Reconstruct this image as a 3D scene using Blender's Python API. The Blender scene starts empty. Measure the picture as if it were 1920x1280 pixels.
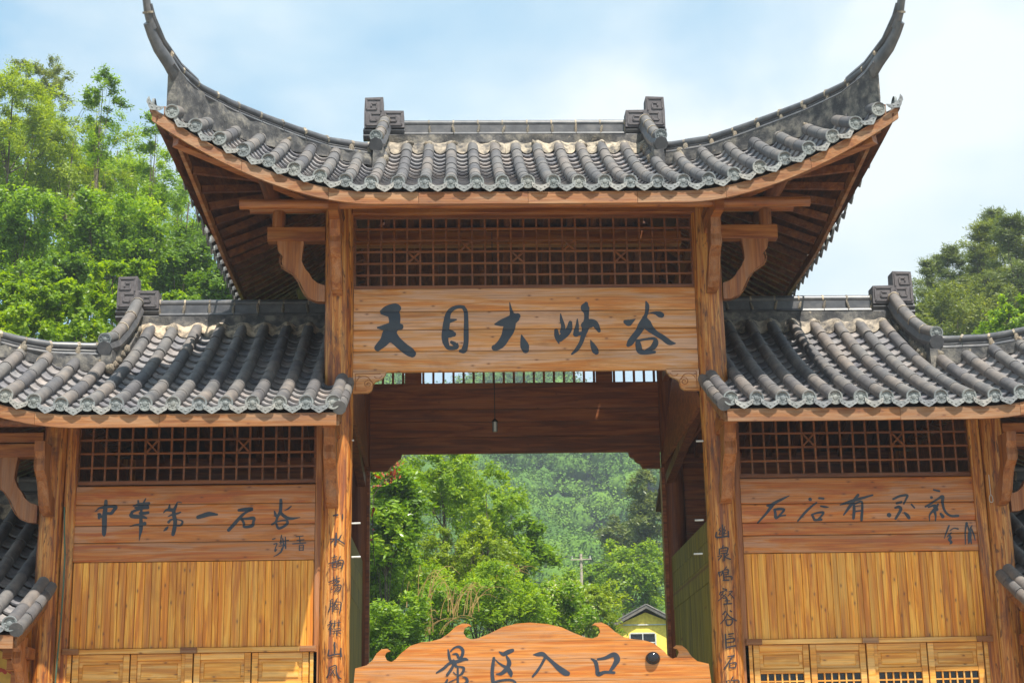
import bpy, math, random
import numpy as np
from mathutils import Vector, Matrix, noise as mnoise
R_ = math.radians
rnd = random.Random(7)
scene = bpy.context.scene
COL = scene.collection

# ------------------------------------------------------------------ camera
CX, PITCH, YAW, ROLL, FPX = -.894, .2644, .0358, -.0175, 3000.0
CAM = np.array([CX, -20.0, 1.6])
Fv = np.array([math.sin(YAW)*math.cos(PITCH), math.cos(YAW)*math.cos(PITCH), math.sin(PITCH)])
R0 = np.array([math.cos(YAW), -math.sin(YAW), 0]); U0 = np.cross(R0, Fv)
Rv = R0*math.cos(ROLL) + U0*math.sin(ROLL); Uv = U0*math.cos(ROLL) - R0*math.sin(ROLL)
cd = bpy.data.cameras.new('camera'); cam = bpy.data.objects.new('camera', cd); COL.objects.link(cam)
cd.sensor_width = 36; cd.lens = FPX*36/1920; cd.clip_start = .1; cd.clip_end = 3000
m = Matrix.Identity(4)
for i, ax in enumerate((Rv, Uv, -Fv)):
    for j in range(3): m[j][i] = ax[j]
for j in range(3): m[j][3] = CAM[j]
cam.matrix_world = m
scene.camera = cam

def at(u, v, y):
    """world (x, z) where the photograph's pixel u, v meets the plane at depth y"""
    d = Fv*FPX + Rv*(u-960) - Uv*(v-640)
    p = CAM + d*(y+20)/d[1]
    return float(p[0]), float(p[2])

# ------------------------------------------------------------------ light
SUN = Vector((.24, -.50, 1.0)).normalized()
EL = math.asin(SUN.z); AZ = math.atan2(SUN.x, SUN.y)
sd = bpy.data.lights.new('sun', 'SUN'); sd.energy = 4.9; sd.angle = R_(.55); sd.color = (1, .94, .84)
so = bpy.data.objects.new('sun', sd); COL.objects.link(so)
so.rotation_euler = (-SUN).to_track_quat('-Z', 'Y').to_euler()
w = bpy.data.worlds.new('World'); scene.world = w; w.use_nodes = True
nt = w.node_tree; nt.nodes.clear()
def N(nt, t, **k):
    n = nt.nodes.new(t)
    for a, b in k.items():
        if a.startswith('i_'): n.inputs[int(a[2:]) if a[2:].isdigit() else a[2:].replace('_', ' ')].default_value = b
        else: setattr(n, a, b)
    return n
def K(nt, a, b): nt.links.new(a, b)
out = N(nt, 'ShaderNodeOutputWorld'); bg = N(nt, 'ShaderNodeBackground'); bg.inputs[1].default_value = .10
sky = N(nt, 'ShaderNodeTexSky', sky_type='NISHITA', sun_disc=False, sun_elevation=EL, sun_rotation=AZ, air_density=1.0, dust_density=.8, ozone_density=2.0)
tc = N(nt, 'ShaderNodeTexCoord')
mp = N(nt, 'ShaderNodeMapping'); mp.inputs['Scale'].default_value = (1, 1, 1.9); mp.inputs['Location'].default_value = (.35, .1, .62)
K(nt, tc.outputs['Generated'], mp.inputs[0])
nz = N(nt, 'ShaderNodeTexNoise', i_Scale=2.6, i_Detail=7, i_Roughness=.5, i_Distortion=.3); K(nt, mp.outputs[0], nz.inputs['Vector'])
cr = N(nt, 'ShaderNodeValToRGB'); cr.color_ramp.elements[0].position = .40; cr.color_ramp.elements[1].position = .56
K(nt, nz.outputs[0], cr.inputs[0])
nz2 = N(nt, 'ShaderNodeTexNoise', i_Scale=4, i_Detail=4); K(nt, mp.outputs[0], nz2.inputs['Vector'])
cr2 = N(nt, 'ShaderNodeValToRGB'); cr2.color_ramp.elements[0].color = (3.7, 4.75, 5.45, 1); cr2.color_ramp.elements[1].color = (5.3, 5.7, 5.8, 1)
cr2.color_ramp.elements[0].position = .40; cr2.color_ramp.elements[1].position = .60
K(nt, nz2.outputs[0], cr2.inputs[0])
hz = N(nt, 'ShaderNodeMix', data_type='RGBA'); hz.inputs[0].default_value = .55; hz.inputs[7].default_value = (2.5, 4.6, 5.9, 1)
K(nt, sky.outputs[0], hz.inputs[6])
mx = N(nt, 'ShaderNodeMix', data_type='RGBA')
K(nt, cr.outputs[0], mx.inputs[0]); K(nt, hz.outputs[2], mx.inputs[6]); K(nt, cr2.outputs[0], mx.inputs[7])
K(nt, mx.outputs[2], bg.inputs[0]); K(nt, bg.outputs[0], out.inputs[0])
vs = scene.view_settings; vs.view_transform = 'Standard'; vs.look = 'None'; vs.exposure = .90; vs.gamma = 1; vs.use_curve_mapping = False

# ------------------------------------------------------------------ materials
def newmat(name):
    mt = bpy.data.materials.new(name); mt.use_nodes = True
    nt = mt.node_tree; b = nt.nodes['Principled BSDF']
    return mt, nt, b
def ramp(nt, stops):
    r = N(nt, 'ShaderNodeValToRGB'); e = r.color_ramp.elements
    while len(e) < len(stops): e.new(.5)
    for el, (p, c) in zip(e, stops): el.position = p; el.color = (*c, 1)
    return r
def mixc(nt, typ='MIX', fac=None):
    n = N(nt, 'ShaderNodeMix', data_type='RGBA', blend_type=typ)
    if fac is not None: n.inputs[0].default_value = fac
    return n
def objvec(nt, scale, amp=17.3):
    tc = N(nt, 'ShaderNodeTexCoord'); oi = N(nt, 'ShaderNodeObjectInfo')
    mul = N(nt, 'ShaderNodeMath', operation='MULTIPLY'); mul.inputs[1].default_value = amp; K(nt, oi.outputs['Random'], mul.inputs[0])
    ad = N(nt, 'ShaderNodeVectorMath', operation='ADD'); K(nt, tc.outputs['Object'], ad.inputs[0]); K(nt, mul.outputs[0], ad.inputs[1])
    mp = N(nt, 'ShaderNodeMapping'); mp.inputs['Scale'].default_value = scale; K(nt, ad.outputs[0], mp.inputs[0])
    return ad.outputs[0], mp.outputs[0], oi.outputs['Random']
def wood(name, c, axis='X', rough=.5, knots=.5, stain=.35, vary=.3, bump=.25, cross=7, stainc=(.09, .035, .015), gouge=0.0):
    mt, nt, b = newmat(name)
    a = 'XYZ'.index(axis)
    def sc(l, k): s = [k]*3; s[a] = l; return tuple(s)
    raw, v1, rn = objvec(nt, sc(.5, cross))
    n1 = N(nt, 'ShaderNodeTexNoise', i_Scale=1.5, i_Detail=9, i_Roughness=.62, i_Distortion=.9); K(nt, v1, n1.inputs['Vector'])
    r1 = ramp(nt, [(.40, c[0]), (.5, c[1]), (.59, c[2])]); K(nt, n1.outputs[0], r1.inputs[0])
    m2 = N(nt, 'ShaderNodeMapping'); m2.inputs['Scale'].default_value = sc(1.6, 70); K(nt, raw, m2.inputs[0])
    n2 = N(nt, 'ShaderNodeTexNoise', i_Scale=1.0, i_Detail=3, i_Distortion=.5); K(nt, m2.outputs[0], n2.inputs['Vector'])
    r2 = ramp(nt, [(.3, (.62, .56, .50)), (.62, (1.08, 1.06, 1.04))]); K(nt, n2.outputs[0], r2.inputs[0])
    x1 = mixc(nt, 'MULTIPLY', .8); K(nt, r1.outputs[0], x1.inputs[6]); K(nt, r2.outputs[0], x1.inputs[7])
    # knots
    sp = N(nt, 'ShaderNodeSeparateXYZ'); K(nt, raw, sp.inputs[0]); cb = N(nt, 'ShaderNodeCombineXYZ')
    al, ac = (0, 2) if a == 0 else (2, 0) if a == 2 else (1, 0)
    K(nt, sp.outputs[al], cb.inputs[0]); K(nt, sp.outputs[ac], cb.inputs[1])
    m3 = N(nt, 'ShaderNodeMapping'); m3.inputs['Scale'].default_value = (3.2, 7.0, 1); K(nt, cb.outputs[0], m3.inputs[0])
    vo = N(nt, 'ShaderNodeTexVoronoi', i_Scale=1.0, i_Randomness=1.0); vo.voronoi_dimensions = '2D'; K(nt, m3.outputs[0], vo.inputs['Vector'])
    r3 = ramp(nt, [(.0, (1, 1, 1)), (.045, (.85, .85, .85)), (.075, (.30, .30, .30)), (.15, (0, 0, 0))]); K(nt, vo.outputs['Distance'], r3.inputs[0])
    sel = N(nt, 'ShaderNodeMath', operation='GREATER_THAN'); sel.inputs[1].default_value = 1-knots*.5
    sx = N(nt, 'ShaderNodeSeparateColor'); K(nt, vo.outputs['Color'], sx.inputs[0]); K(nt, sx.outputs[0], sel.inputs[0])
    km = N(nt, 'ShaderNodeMath', operation='MULTIPLY'); K(nt, r3.outputs[0], km.inputs[0]); K(nt, sel.outputs[0], km.inputs[1])
    km2 = N(nt, 'ShaderNodeMath', operation='MULTIPLY'); K(nt, km.outputs[0], km2.inputs[0]); km2.inputs[1].default_value = .85
    x2 = mixc(nt); K(nt, km2.outputs[0], x2.inputs[0]); K(nt, x1.outputs[2], x2.inputs[6]); x2.inputs[7].default_value = (.13, .035, .008, 1)
    # broad weather stains
    m4 = N(nt, 'ShaderNodeMapping'); m4.inputs['Scale'].default_value = sc(1.1, 3.0); K(nt, raw, m4.inputs[0])
    n4 = N(nt, 'ShaderNodeTexNoise', i_Scale=1.2, i_Detail=6, i_Roughness=.65, i_Distortion=.8); K(nt, m4.outputs[0], n4.inputs['Vector'])
    r4 = ramp(nt, [(.55, (0, 0, 0)), (.75, (1, 1, 1))]); K(nt, n4.outputs[0], r4.inputs[0])
    sm = N(nt, 'ShaderNodeMath', operation='MULTIPLY'); K(nt, r4.outputs[0], sm.inputs[0]); sm.inputs[1].default_value = stain
    x3 = mixc(nt); K(nt, sm.outputs[0], x3.inputs[0]); K(nt, x2.outputs[2], x3.inputs[6]); x3.inputs[7].default_value = (*stainc, 1)
    if gouge:
        m5 = N(nt, 'ShaderNodeMapping'); m5.inputs['Scale'].default_value = sc(5.0, 24.0); K(nt, raw, m5.inputs[0])
        n5 = N(nt, 'ShaderNodeTexNoise', i_Scale=1.0, i_Detail=3, i_Roughness=.6, i_Distortion=.6); K(nt, m5.outputs[0], n5.inputs['Vector'])
        r5 = ramp(nt, [(.56, (0, 0, 0)), (.66, (1, 1, 1))]); K(nt, n5.outputs[0], r5.inputs[0])
        g5 = N(nt, 'ShaderNodeMath', operation='MULTIPLY'); K(nt, r5.outputs[0], g5.inputs[0]); g5.inputs[1].default_value = gouge
        x5 = mixc(nt); K(nt, g5.outputs[0], x5.inputs[0]); K(nt, x3.outputs[2], x5.inputs[6]); x5.inputs[7].default_value = (.10, .030, .006, 1); x3 = x5
    n6 = N(nt, 'ShaderNodeTexNoise', i_Scale=1.3, i_Detail=7, i_Roughness=.7); K(nt, v1, n6.inputs['Vector'])
    r6 = ramp(nt, [(.46, (0, 0, 0)), (.68, (1, 1, 1))]); K(nt, n6.outputs[0], r6.inputs[0])
    g6 = N(nt, 'ShaderNodeMath', operation='MULTIPLY'); K(nt, r6.outputs[0], g6.inputs[0]); g6.inputs[1].default_value = .30
    x6 = mixc(nt); K(nt, g6.outputs[0], x6.inputs[0]); K(nt, x3.outputs[2], x6.inputs[6]); x6.inputs[7].default_value = (*[(.42*q+.10)*.75 for q in c[1]], 1); x3 = x6
    hs = N(nt, 'ShaderNodeHueSaturation'); mr = N(nt, 'ShaderNodeMapRange', i_3=1-vary*.55, i_4=1+vary*.45); K(nt, rn, mr.inputs[0])
    K(nt, mr.outputs[0], hs.inputs['Value']); K(nt, x3.outputs[2], hs.inputs['Color'])
    K(nt, hs.outputs[0], b.inputs['Base Color'])
    b.inputs['Roughness'].default_value = rough
    bp = N(nt, 'ShaderNodeBump', i_Strength=bump, i_Distance=.006); K(nt, n2.outputs[0], bp.inputs['Height'])
    bp2 = N(nt, 'ShaderNodeBump', i_Strength=bump, i_Distance=.02); K(nt, n4.outputs[0], bp2.inputs['Height']); K(nt, bp.outputs[0], bp2.inputs['Normal'])
    K(nt, bp2.outputs[0], b.inputs['Normal'])
    return mt
def mottled(name, stops, scale=6, rough=.85, vary=.25, bump=.3, spots=None, dist=.01):
    mt, nt, b = newmat(name)
    raw, v, rn = objvec(nt, (scale,)*3)
    n = N(nt, 'ShaderNodeTexNoise', i_Scale=1, i_Detail=8, i_Roughness=.65); K(nt, v, n.inputs['Vector'])
    r = ramp(nt, stops); K(nt, n.outputs[0], r.inputs[0]); col = r.outputs[0]
    if spots:
        n3 = N(nt, 'ShaderNodeTexNoise', i_Scale=spots[1], i_Detail=5, i_Roughness=.7); K(nt, raw, n3.inputs['Vector'])
        r3 = ramp(nt, [(spots[2], (0, 0, 0)), (spots[2]+.1, (1, 1, 1))]); K(nt, n3.outputs[0], r3.inputs[0])
        x = mixc(nt); K(nt, r3.outputs[0], x.inputs[0]); K(nt, col, x.inputs[6]); x.inputs[7].default_value = (*spots[0], 1); col = x.outputs[2]
    # per-piece tone: warm or cool grey
    tint = ramp(nt, [(0, (1-vary, 1-vary, 1-vary*.8)), (.5, (1, 1, 1)), (1, (1+vary*.9, 1+vary*.5, 1+vary*.2))]); K(nt, rn, tint.inputs[0])
    x = mixc(nt, 'MULTIPLY', 1); K(nt, col, x.inputs[6]); K(nt, tint.outputs[0], x.inputs[7])
    K(nt, x.outputs[2], b.inputs['Base Color']); b.inputs['Roughness'].default_value = rough
    bp = N(nt, 'ShaderNodeBump', i_Strength=bump, i_Distance=dist); K(nt, n.outputs[0], bp.inputs['Height']); K(nt, bp.outputs[0], b.inputs['Normal'])
    return mt
def plain(name, c, rough=.6, metal=0, spec=.5):
    mt, nt, b = newmat(name)
    n = N(nt, 'ShaderNodeTexNoise', i_Scale=9, i_Detail=5); tc = N(nt, 'ShaderNodeTexCoord'); K(nt, tc.outputs['Object'], n.inputs['Vector'])
    r = ramp(nt, [(.3, tuple(x*.8 for x in c)), (.7, tuple(min(1, x*1.15) for x in c))]); K(nt, n.outputs[0], r.inputs[0]); K(nt, r.outputs[0], b.inputs['Base Color'])
    b.inputs['Roughness'].default_value = rough; b.inputs['Metallic'].default_value = metal; b.inputs['Specular IOR Level'].default_value = spec
    return mt
def leafmat(name, c1, c2, c3, trans=.35, rough=.45, nsc=.9, isl=.5, con=(1.6, -.58)):
    mt, nt, b = newmat(name)
    g = N(nt, 'ShaderNodeNewGeometry'); r = ramp(nt, [(0, c1), (.5, c2), (1, c3)])
    tc = N(nt, 'ShaderNodeTexCoord'); n = N(nt, 'ShaderNodeTexNoise', i_Scale=nsc, i_Detail=3); K(nt, tc.outputs['Object'], n.inputs['Vector'])
    a = N(nt, 'ShaderNodeMath', operation='MULTIPLY_ADD'); K(nt, g.outputs['Random Per Island'], a.inputs[0]); a.inputs[1].default_value = isl
    a2 = N(nt, 'ShaderNodeMath', operation='MULTIPLY_ADD'); K(nt, n.outputs[0], a2.inputs[0]); a2.inputs[1].default_value = con[0]; a2.inputs[2].default_value = con[1]
    K(nt, a2.outputs[0], a.inputs[2]); K(nt, a.outputs[0], r.inputs[0])
    K(nt, r.outputs[0], b.inputs['Base Color']); b.inputs['Roughness'].default_value = rough
    t = N(nt, 'ShaderNodeBsdfTranslucent'); hs = N(nt, 'ShaderNodeHueSaturation', i_Value=1.7, i_Hue=.485, i_Saturation=1.1); K(nt, r.outputs[0], hs.inputs['Color']); K(nt, hs.outputs[0], t.inputs[0])
    ms = N(nt, 'ShaderNodeMixShader'); ms.inputs[0].default_value = trans; K(nt, b.outputs[0], ms.inputs[1]); K(nt, t.outputs[0], ms.inputs[2])
    K(nt, ms.outputs[0], nt.nodes['Material Output'].inputs[0])
    return mt

M = {}
M['sign'] = wood('planed_pine_board', [(.52, .18, .024), (.59, .275, .085), (.58, .33, .20)], 'X', .45, .8, .35, .15, .15, 6)
M['sign_side'] = wood('varnished_pine_board', [(.43, .10, .005), (.51, .175, .022), (.49, .23, .11)], 'X', .42, .7, .4, .25, .15, 6)
M['entr'] = wood('fresh_pine_board', [(.44, .125, .008), (.51, .195, .030), (.48, .23, .095)], 'X', .5, .8, .35, .15, .15, 8)
M['vplank'] = wood('golden_pine_plank', [(.56, .17, .004), (.76, .295, .014), (.84, .41, .05)], 'Z', .4, 1.0, .35, .30, .2, 8, (.28, .09, .008))
M['door'] = wood('door_pine', [(.60, .235, .020), (.72, .34, .05), (.74, .42, .12)], 'X', .45, .7, .3, .2, .2)
M['log'] = wood('debarked_log', [(.22, .050, .003), (.48, .155, .010), (.60, .28, .06)], 'Z', .5, .6, .9, .1, 1.0, 12, (.050, .014, .005), .9)
M['beam'] = wood('varnished_beam', [(0.225, 0.0558, 0.0063), (0.333, 0.1035, 0.0126), (0.396, 0.1485, 0.0315)], 'X', .45, .4, .6, .2, .3)
M['beamz'] = wood('carved_strut_wood', [(0.2464, 0.0704, 0.0088), (0.352, 0.1232, 0.022), (0.3696, 0.1584, 0.0616)], 'Z', .5, .2, .6, .3, .3)
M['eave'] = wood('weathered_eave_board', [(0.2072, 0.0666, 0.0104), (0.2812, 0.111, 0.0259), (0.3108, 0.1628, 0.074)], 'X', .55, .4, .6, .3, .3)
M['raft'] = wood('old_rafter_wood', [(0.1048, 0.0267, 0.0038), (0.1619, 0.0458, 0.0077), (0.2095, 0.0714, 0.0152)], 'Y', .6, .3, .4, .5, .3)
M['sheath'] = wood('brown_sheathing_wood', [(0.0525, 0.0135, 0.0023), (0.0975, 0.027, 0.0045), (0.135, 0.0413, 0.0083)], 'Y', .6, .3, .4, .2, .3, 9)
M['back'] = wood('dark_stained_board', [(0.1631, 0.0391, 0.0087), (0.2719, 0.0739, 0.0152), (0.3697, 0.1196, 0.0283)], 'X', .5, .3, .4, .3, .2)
M['lattice'] = wood('lattice_wood', [(0.136, 0.0357, 0.0051), (0.1955, 0.0561, 0.0085), (0.238, 0.0765, 0.0153)], 'X', .5, 0, .2, .3, .1)
M['inpost'] = wood('shaded_inner_post', [(0.112, 0.024, 0.0024), (0.176, 0.044, 0.0048), (0.224, 0.068, 0.0112)], 'Z', .5, .4, .6, .2, .5)  # log wood darkened for rear posts and braces: passage shade put into colour
M['olive'] = wood('olive_plank', [(.15, .10, .004), (.23, .17, .008), (.30, .22, .02)], 'Z', .7, .3, .4, .25, .2, 6, (.06, .05, .008))  # olive-yellow planks with darker olive patches
M['tile'] = mottled('clay_roof_tile', [(.3, (.070, .070, .074)), (.5, (.115, .110, .108)), (.72, (.175, .160, .145))], 5, .75, .30, .3, ((.24, .21, .17), 9, .66))
M['pan'] = mottled('pan_tile_clay', [(.3, (.10, .10, .11)), (.5, (.19, .185, .19)), (.72, (.30, .28, .27))], 6, .8, .3, .3, ((.42, .36, .29), 8, .64))
M['cap'] = mottled('moulded_tile_face', [(.3, (.13, .145, .145)), (.5, (.20, .22, .22)), (.7, (.29, .31, .30))], 14, .8, .2, .5)
M['drip'] = mottled('drip_tile_face', [(.3, (.13, .14, .14)), (.5, (.22, .23, .23)), (.7, (.32, .33, .32))], 12, .8, .25, .5)
M['ridge'] = mottled('glazed_ridge_tile', [(.3, (.055, .056, .062)), (.5, (.085, .087, .094)), (.7, (.14, .135, .135))], 6, .38, .15, .2, ((.3, .28, .25), 10, .68))
M['orn'] = mottled('ornament_clay', [(.3, (.075, .068, .072)), (.5, (.105, .095, .10)), (.7, (.15, .135, .14))], 8, .8, .1, .3)
M['mortar'] = mottled('lime_mortar', [(.36, (.08, .075, .07)), (.46, (.22, .19, .15)), (.6, (.46, .39, .29))], 7, .95, .2, 1.0, ((.07, .07, .07), 5, .60), .03)
M['wallm'] = mottled('stained_mortar_wall', [(.40, (.05, .05, .054)), (.5, (.095, .092, .09)), (.62, (.20, .185, .16))], 5, .95, .1, 1.0, ((.40, .34, .26), 7, .63), .03)
M['paint'] = plain('carved_ink_paint', (.022, .030, .044), .42)
M['ink'] = plain('faded_ink_paint', (.028, .022, .028), .5)
M['black'] = plain('black_plastic', (.012, .013, .018), .12)
M['white'] = plain('pale_metal', (.55, .55, .52), .4)
M['dark'] = plain('dark_glass', (.012, .014, .016), .15)
M['glass'] = plain('grey_lamp_glass', (.42, .44, .42), .2)
M['cable'] = plain('green_cable', (.05, .11, .07), .5)
M['wire'] = plain('cord_black', (.02, .018, .015), .6)
M['yellow'] = plain('yellow_render', (.95, .68, .12), .9)
M['pole'] = plain('weathered_pole', (.42, .36, .28), .8)
M['houseroof'] = mottled('old_grey_roof', [(.3, (.07, .065, .06)), (.6, (.15, .14, .13)), (.8, (.2, .2, .19))], 5, .9)
M['poster'] = plain('yellow_poster', (.50, .33, .06), .6)
M['red'] = plain('red_print', (.35, .04, .02), .6)
M['brownprint'] = plain('brown_print', (.16, .07, .02), .6)
M['paving'] = mottled('stone_paving', [(.3, (.24, .21, .17)), (.5, (.32, .28, .23)), (.7, (.38, .34, .28))], .8, .9, 0, .2)
M['earth'] = mottled('hillside_undergrowth', [(.3, (.018, .035, .008)), (.5, (.04, .075, .016)), (.7, (.07, .11, .03))], .6, .95, 0, .6, None, .3)
M['trunk'] = wood('bark', [(.06, .045, .03), (.12, .09, .06), (.2, .16, .11)], 'Z', .9, 0, .3, .3, .6)
L1 = (.045, .11, .010), (.085, .19, .016), (.15, .27, .030)
M['leaf_bright'] = leafmat('bright_leaf', (0.0788, 0.1575, 0.0042), (0.1995, 0.3255, 0.0084), (0.3780, 0.4830, 0.0263), .5)
M['leaf_yellow'] = leafmat('yellow_green_leaf', (.10, .160, .006), (.22, .31, .012), (.38, .45, .035), .5)
M['leaf_mid'] = leafmat('mid_leaf', (0.0660, 0.1380, 0.0048), (0.1560, 0.2820, 0.0084), (0.3120, 0.4440, 0.0192), .5)
M['leaf_gloss'] = leafmat('glossy_leaf', (0.0660, 0.1380, 0.0048), (0.1680, 0.3000, 0.0096), (0.3600, 0.4680, 0.0480), .42, .3)
M['leaf_dark'] = leafmat('dark_leaf', (0.0475, 0.1063, 0.0050), (0.1063, 0.2063, 0.0075), (0.2125, 0.3375, 0.0150), .45)
M['leaf_olive'] = leafmat('olive_needle', (.075, .100, .010), (.155, .200, .020), (.28, .31, .045), .4)
M['leaf_pine'] = leafmat('pine_needle', (.060, .085, .014), (.120, .165, .024), (.22, .25, .05), .35)
M['leaf_far'] = leafmat('far_forest_leaf', (.030, .085, .008), (.080, .175, .012), (.15, .26, .020), .1, .95, .07, .10, (3.0, -1.05))
M['leaf_valley'] = leafmat('valley_leaf', (.03, .08, .006), (.10, .19, .010), (.20, .31, .02), .15, .95, .2, .25, (2.2, -.7))
M['leaf_core'] = leafmat('shade_toned_core', (.022, .065, .006), (.062, .140, .010), (.11, .21, .015), .05, .95, .09, .2, (2.6, -.9))  # crown cores in a darker leaf green: inner shade put into the colour
M['leaf_red'] = leafmat('red_leaf', (.20, .03, .008), (.33, .07, .015), (.40, .13, .03), .3)
M['straw'] = leafmat('dry_straw', (.25, .15, .05), (.42, .26, .09), (.60, .42, .18), .3)
M['cream'] = leafmat('cream_blossom', (.4, .38, .15), (.55, .52, .25), (.7, .68, .4), .3)

# ------------------------------------------------------------------ mesh helpers
class MB:
    def __init__(s): s.v = []; s.f = []
    def add(s, vs, fs):
        o = len(s.v); s.v += [tuple(v) for v in vs]; s.f += [tuple(i+o for i in f) for f in fs]; return s
    def box(s, x0, x1, y0, y1, z0, z1, c=0.0, M4=None):
        if c <= 0:
            vs = [(x, y, z) for x in (x0, x1) for y in (y0, y1) for z in (z0, z1)]
            fs = [(0, 1, 3, 2), (4, 6, 7, 5), (0, 4, 5, 1), (2, 3, 7, 6), (0, 2, 6, 4), (1, 5, 7, 3)]
        else:   # chamfer the four edges of the front (-y) face
            c = min(c, (x1-x0)*.3, (z1-z0)*.3)
            vs = [(x0+c, y0, z0+c), (x1-c, y0, z0+c), (x1-c, y0, z1-c), (x0+c, y0, z1-c),
                  (x0, y0+c, z0), (x1, y0+c, z0), (x1, y0+c, z1), (x0, y0+c, z1),
                  (x0, y1, z0), (x1, y1, z0), (x1, y1, z1), (x0, y1, z1)]
            fs = [(0, 1, 2, 3)]
            for k in range(4):
                n = (k+1) % 4; fs += [(k, k+4, n+4, n), (k+4, k+8, n+8, n+4)]
            fs.append((8, 11, 10, 9))
        if M4 is not None: vs = [M4 @ Vector(v) for v in vs]
        return s.add(vs, fs)
    def beam(s, a, b, w, h, up=(0, 0, 1)):
        a = Vector(a); b = Vector(b); d = (b-a); L = d.length; d.normalize()
        x = d.cross(Vector(up)).normalized(); z = x.cross(d)
        M4 = Matrix((( x.x, d.x, z.x, a.x), (x.y, d.y, z.y, a.y), (x.z, d.z, z.z, a.z), (0, 0, 0, 1)))
        return s.box(-w/2, w/2, 0, L, -h/2, h/2, 0, M4)
    def tube(s, pts, rs, n=8, cap=True, ang=None, flat=1.0):
        pts = [Vector(p) for p in pts]; k = len(pts)
        if not hasattr(rs, '__len__'): rs = [rs]*k
        o = []
        prev = None
        for i, p in enumerate(pts):
            t = (pts[min(i+1, k-1)]-pts[max(i-1, 0)]).normalized()
            ref = Vector((0, 0, 1)) if abs(t.z) < .93 else Vector((0, 1, 0))
            if prev is not None:
                x = (prev - t*prev.dot(t)).normalized()
            else: x = t.cross(ref).normalized()
            prev = x
            y = x.cross(t)
            for j in range(n):
                a = 2*math.pi*j/n; o.append(p+x*math.cos(a)*rs[i]*flat+y*math.sin(a)*rs[i])
        f = []
        for i in range(k-1):
            for j in range(n):
                f.append((i*n+j, i*n+(j+1) % n, (i+1)*n+(j+1) % n, (i+1)*n+j))
        if cap: f += [tuple(range(n))[::-1], tuple((k-1)*n+j for j in range(n))]
        return s.add(o, f)
    def prism(s, poly, y0, y1, fn=None):
        """polygon (a, b) extruded along the third axis; fn maps (a, b, t) to a point"""
        fn = fn or (lambda a, b, t: (a, t, b)); n = len(poly)
        vs = [fn(a, b, y0) for a, b in poly] + [fn(a, b, y1) for a, b in poly]
        fs = [tuple(range(n)), tuple(range(2*n-1, n-1, -1))] + [(i, (i+1) % n+0, (i+1) % n+n, i+n)[::-1] for i in range(n)]
        return s.add(vs, fs)
    def solid(s, f, nu, nv, th):
        """sheet f(i/nu, j/nv) with thickness th downwards"""
        g = [[Vector(f(i/nu, j/nv)) for j in range(nv+1)] for i in range(nu+1)]
        o = [g[i][j] for i in range(nu+1) for j in range(nv+1)]; c = len(o); o += [p-Vector((0, 0, th)) for p in o]
        I = lambda i, j: i*(nv+1)+j
        fs = []
        for i in range(nu):
            for j in range(nv):
                q = (I(i, j), I(i+1, j), I(i+1, j+1), I(i, j+1)); fs += [q, tuple(x+c for x in q[::-1])]
        for i in range(nu):
            for j in (0, nv): fs.append((I(i, j), I(i+1, j), I(i+1, j)+c, I(i, j)+c))
        for j in range(nv):
            for i in (0, nu): fs.append((I(i, j), I(i, j+1), I(i, j+1)+c, I(i, j)+c))
        return s.add(o, fs)
    def mesh(s, name, mat, smooth=False):
        me = bpy.data.meshes.new(name); me.from_pydata([tuple(v) for v in s.v], [], s.f)
        me.materials.append(mat)
        if smooth: me.polygons.foreach_set('use_smooth', [True]*len(me.polygons))
        me.validate(); me.update(); return me
def fixn(me):
    import bmesh
    bm = bmesh.new(); bm.from_mesh(me); bmesh.ops.recalc_face_normals(bm, faces=bm.faces); bm.to_mesh(me); bm.free(); return me
def link(name, me, parent=None, mw=None):
    o = bpy.data.objects.new(name, me); COL.objects.link(o)
    if parent is not None: o.parent = parent
    if mw is not None: o.matrix_local = mw
    return o
def obj(name, mb, mat, parent=None, smooth=False, fix=True):
    me = mb.mesh(name, M[mat] if isinstance(mat, str) else mat, smooth)
    if fix: fixn(me)
    if smooth: me.set_sharp_from_angle(angle=R_(40))
    return link(name, me, parent)
def empty(name, label=None, cat=None, group=None, parent=None):
    o = bpy.data.objects.new(name, None); COL.objects.link(o); o.empty_display_size = .1
    if parent: o.parent = parent
    return tag(o, label, cat, group)
def tag(o, label=None, cat=None, group=None, kind=None):
    if label: o['label'] = label
    if cat: o['category'] = cat
    if group: o['group'] = group
    if kind: o['kind'] = kind
    return o
def clamp(x, a=0., b=1.): return max(a, min(b, x))

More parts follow.
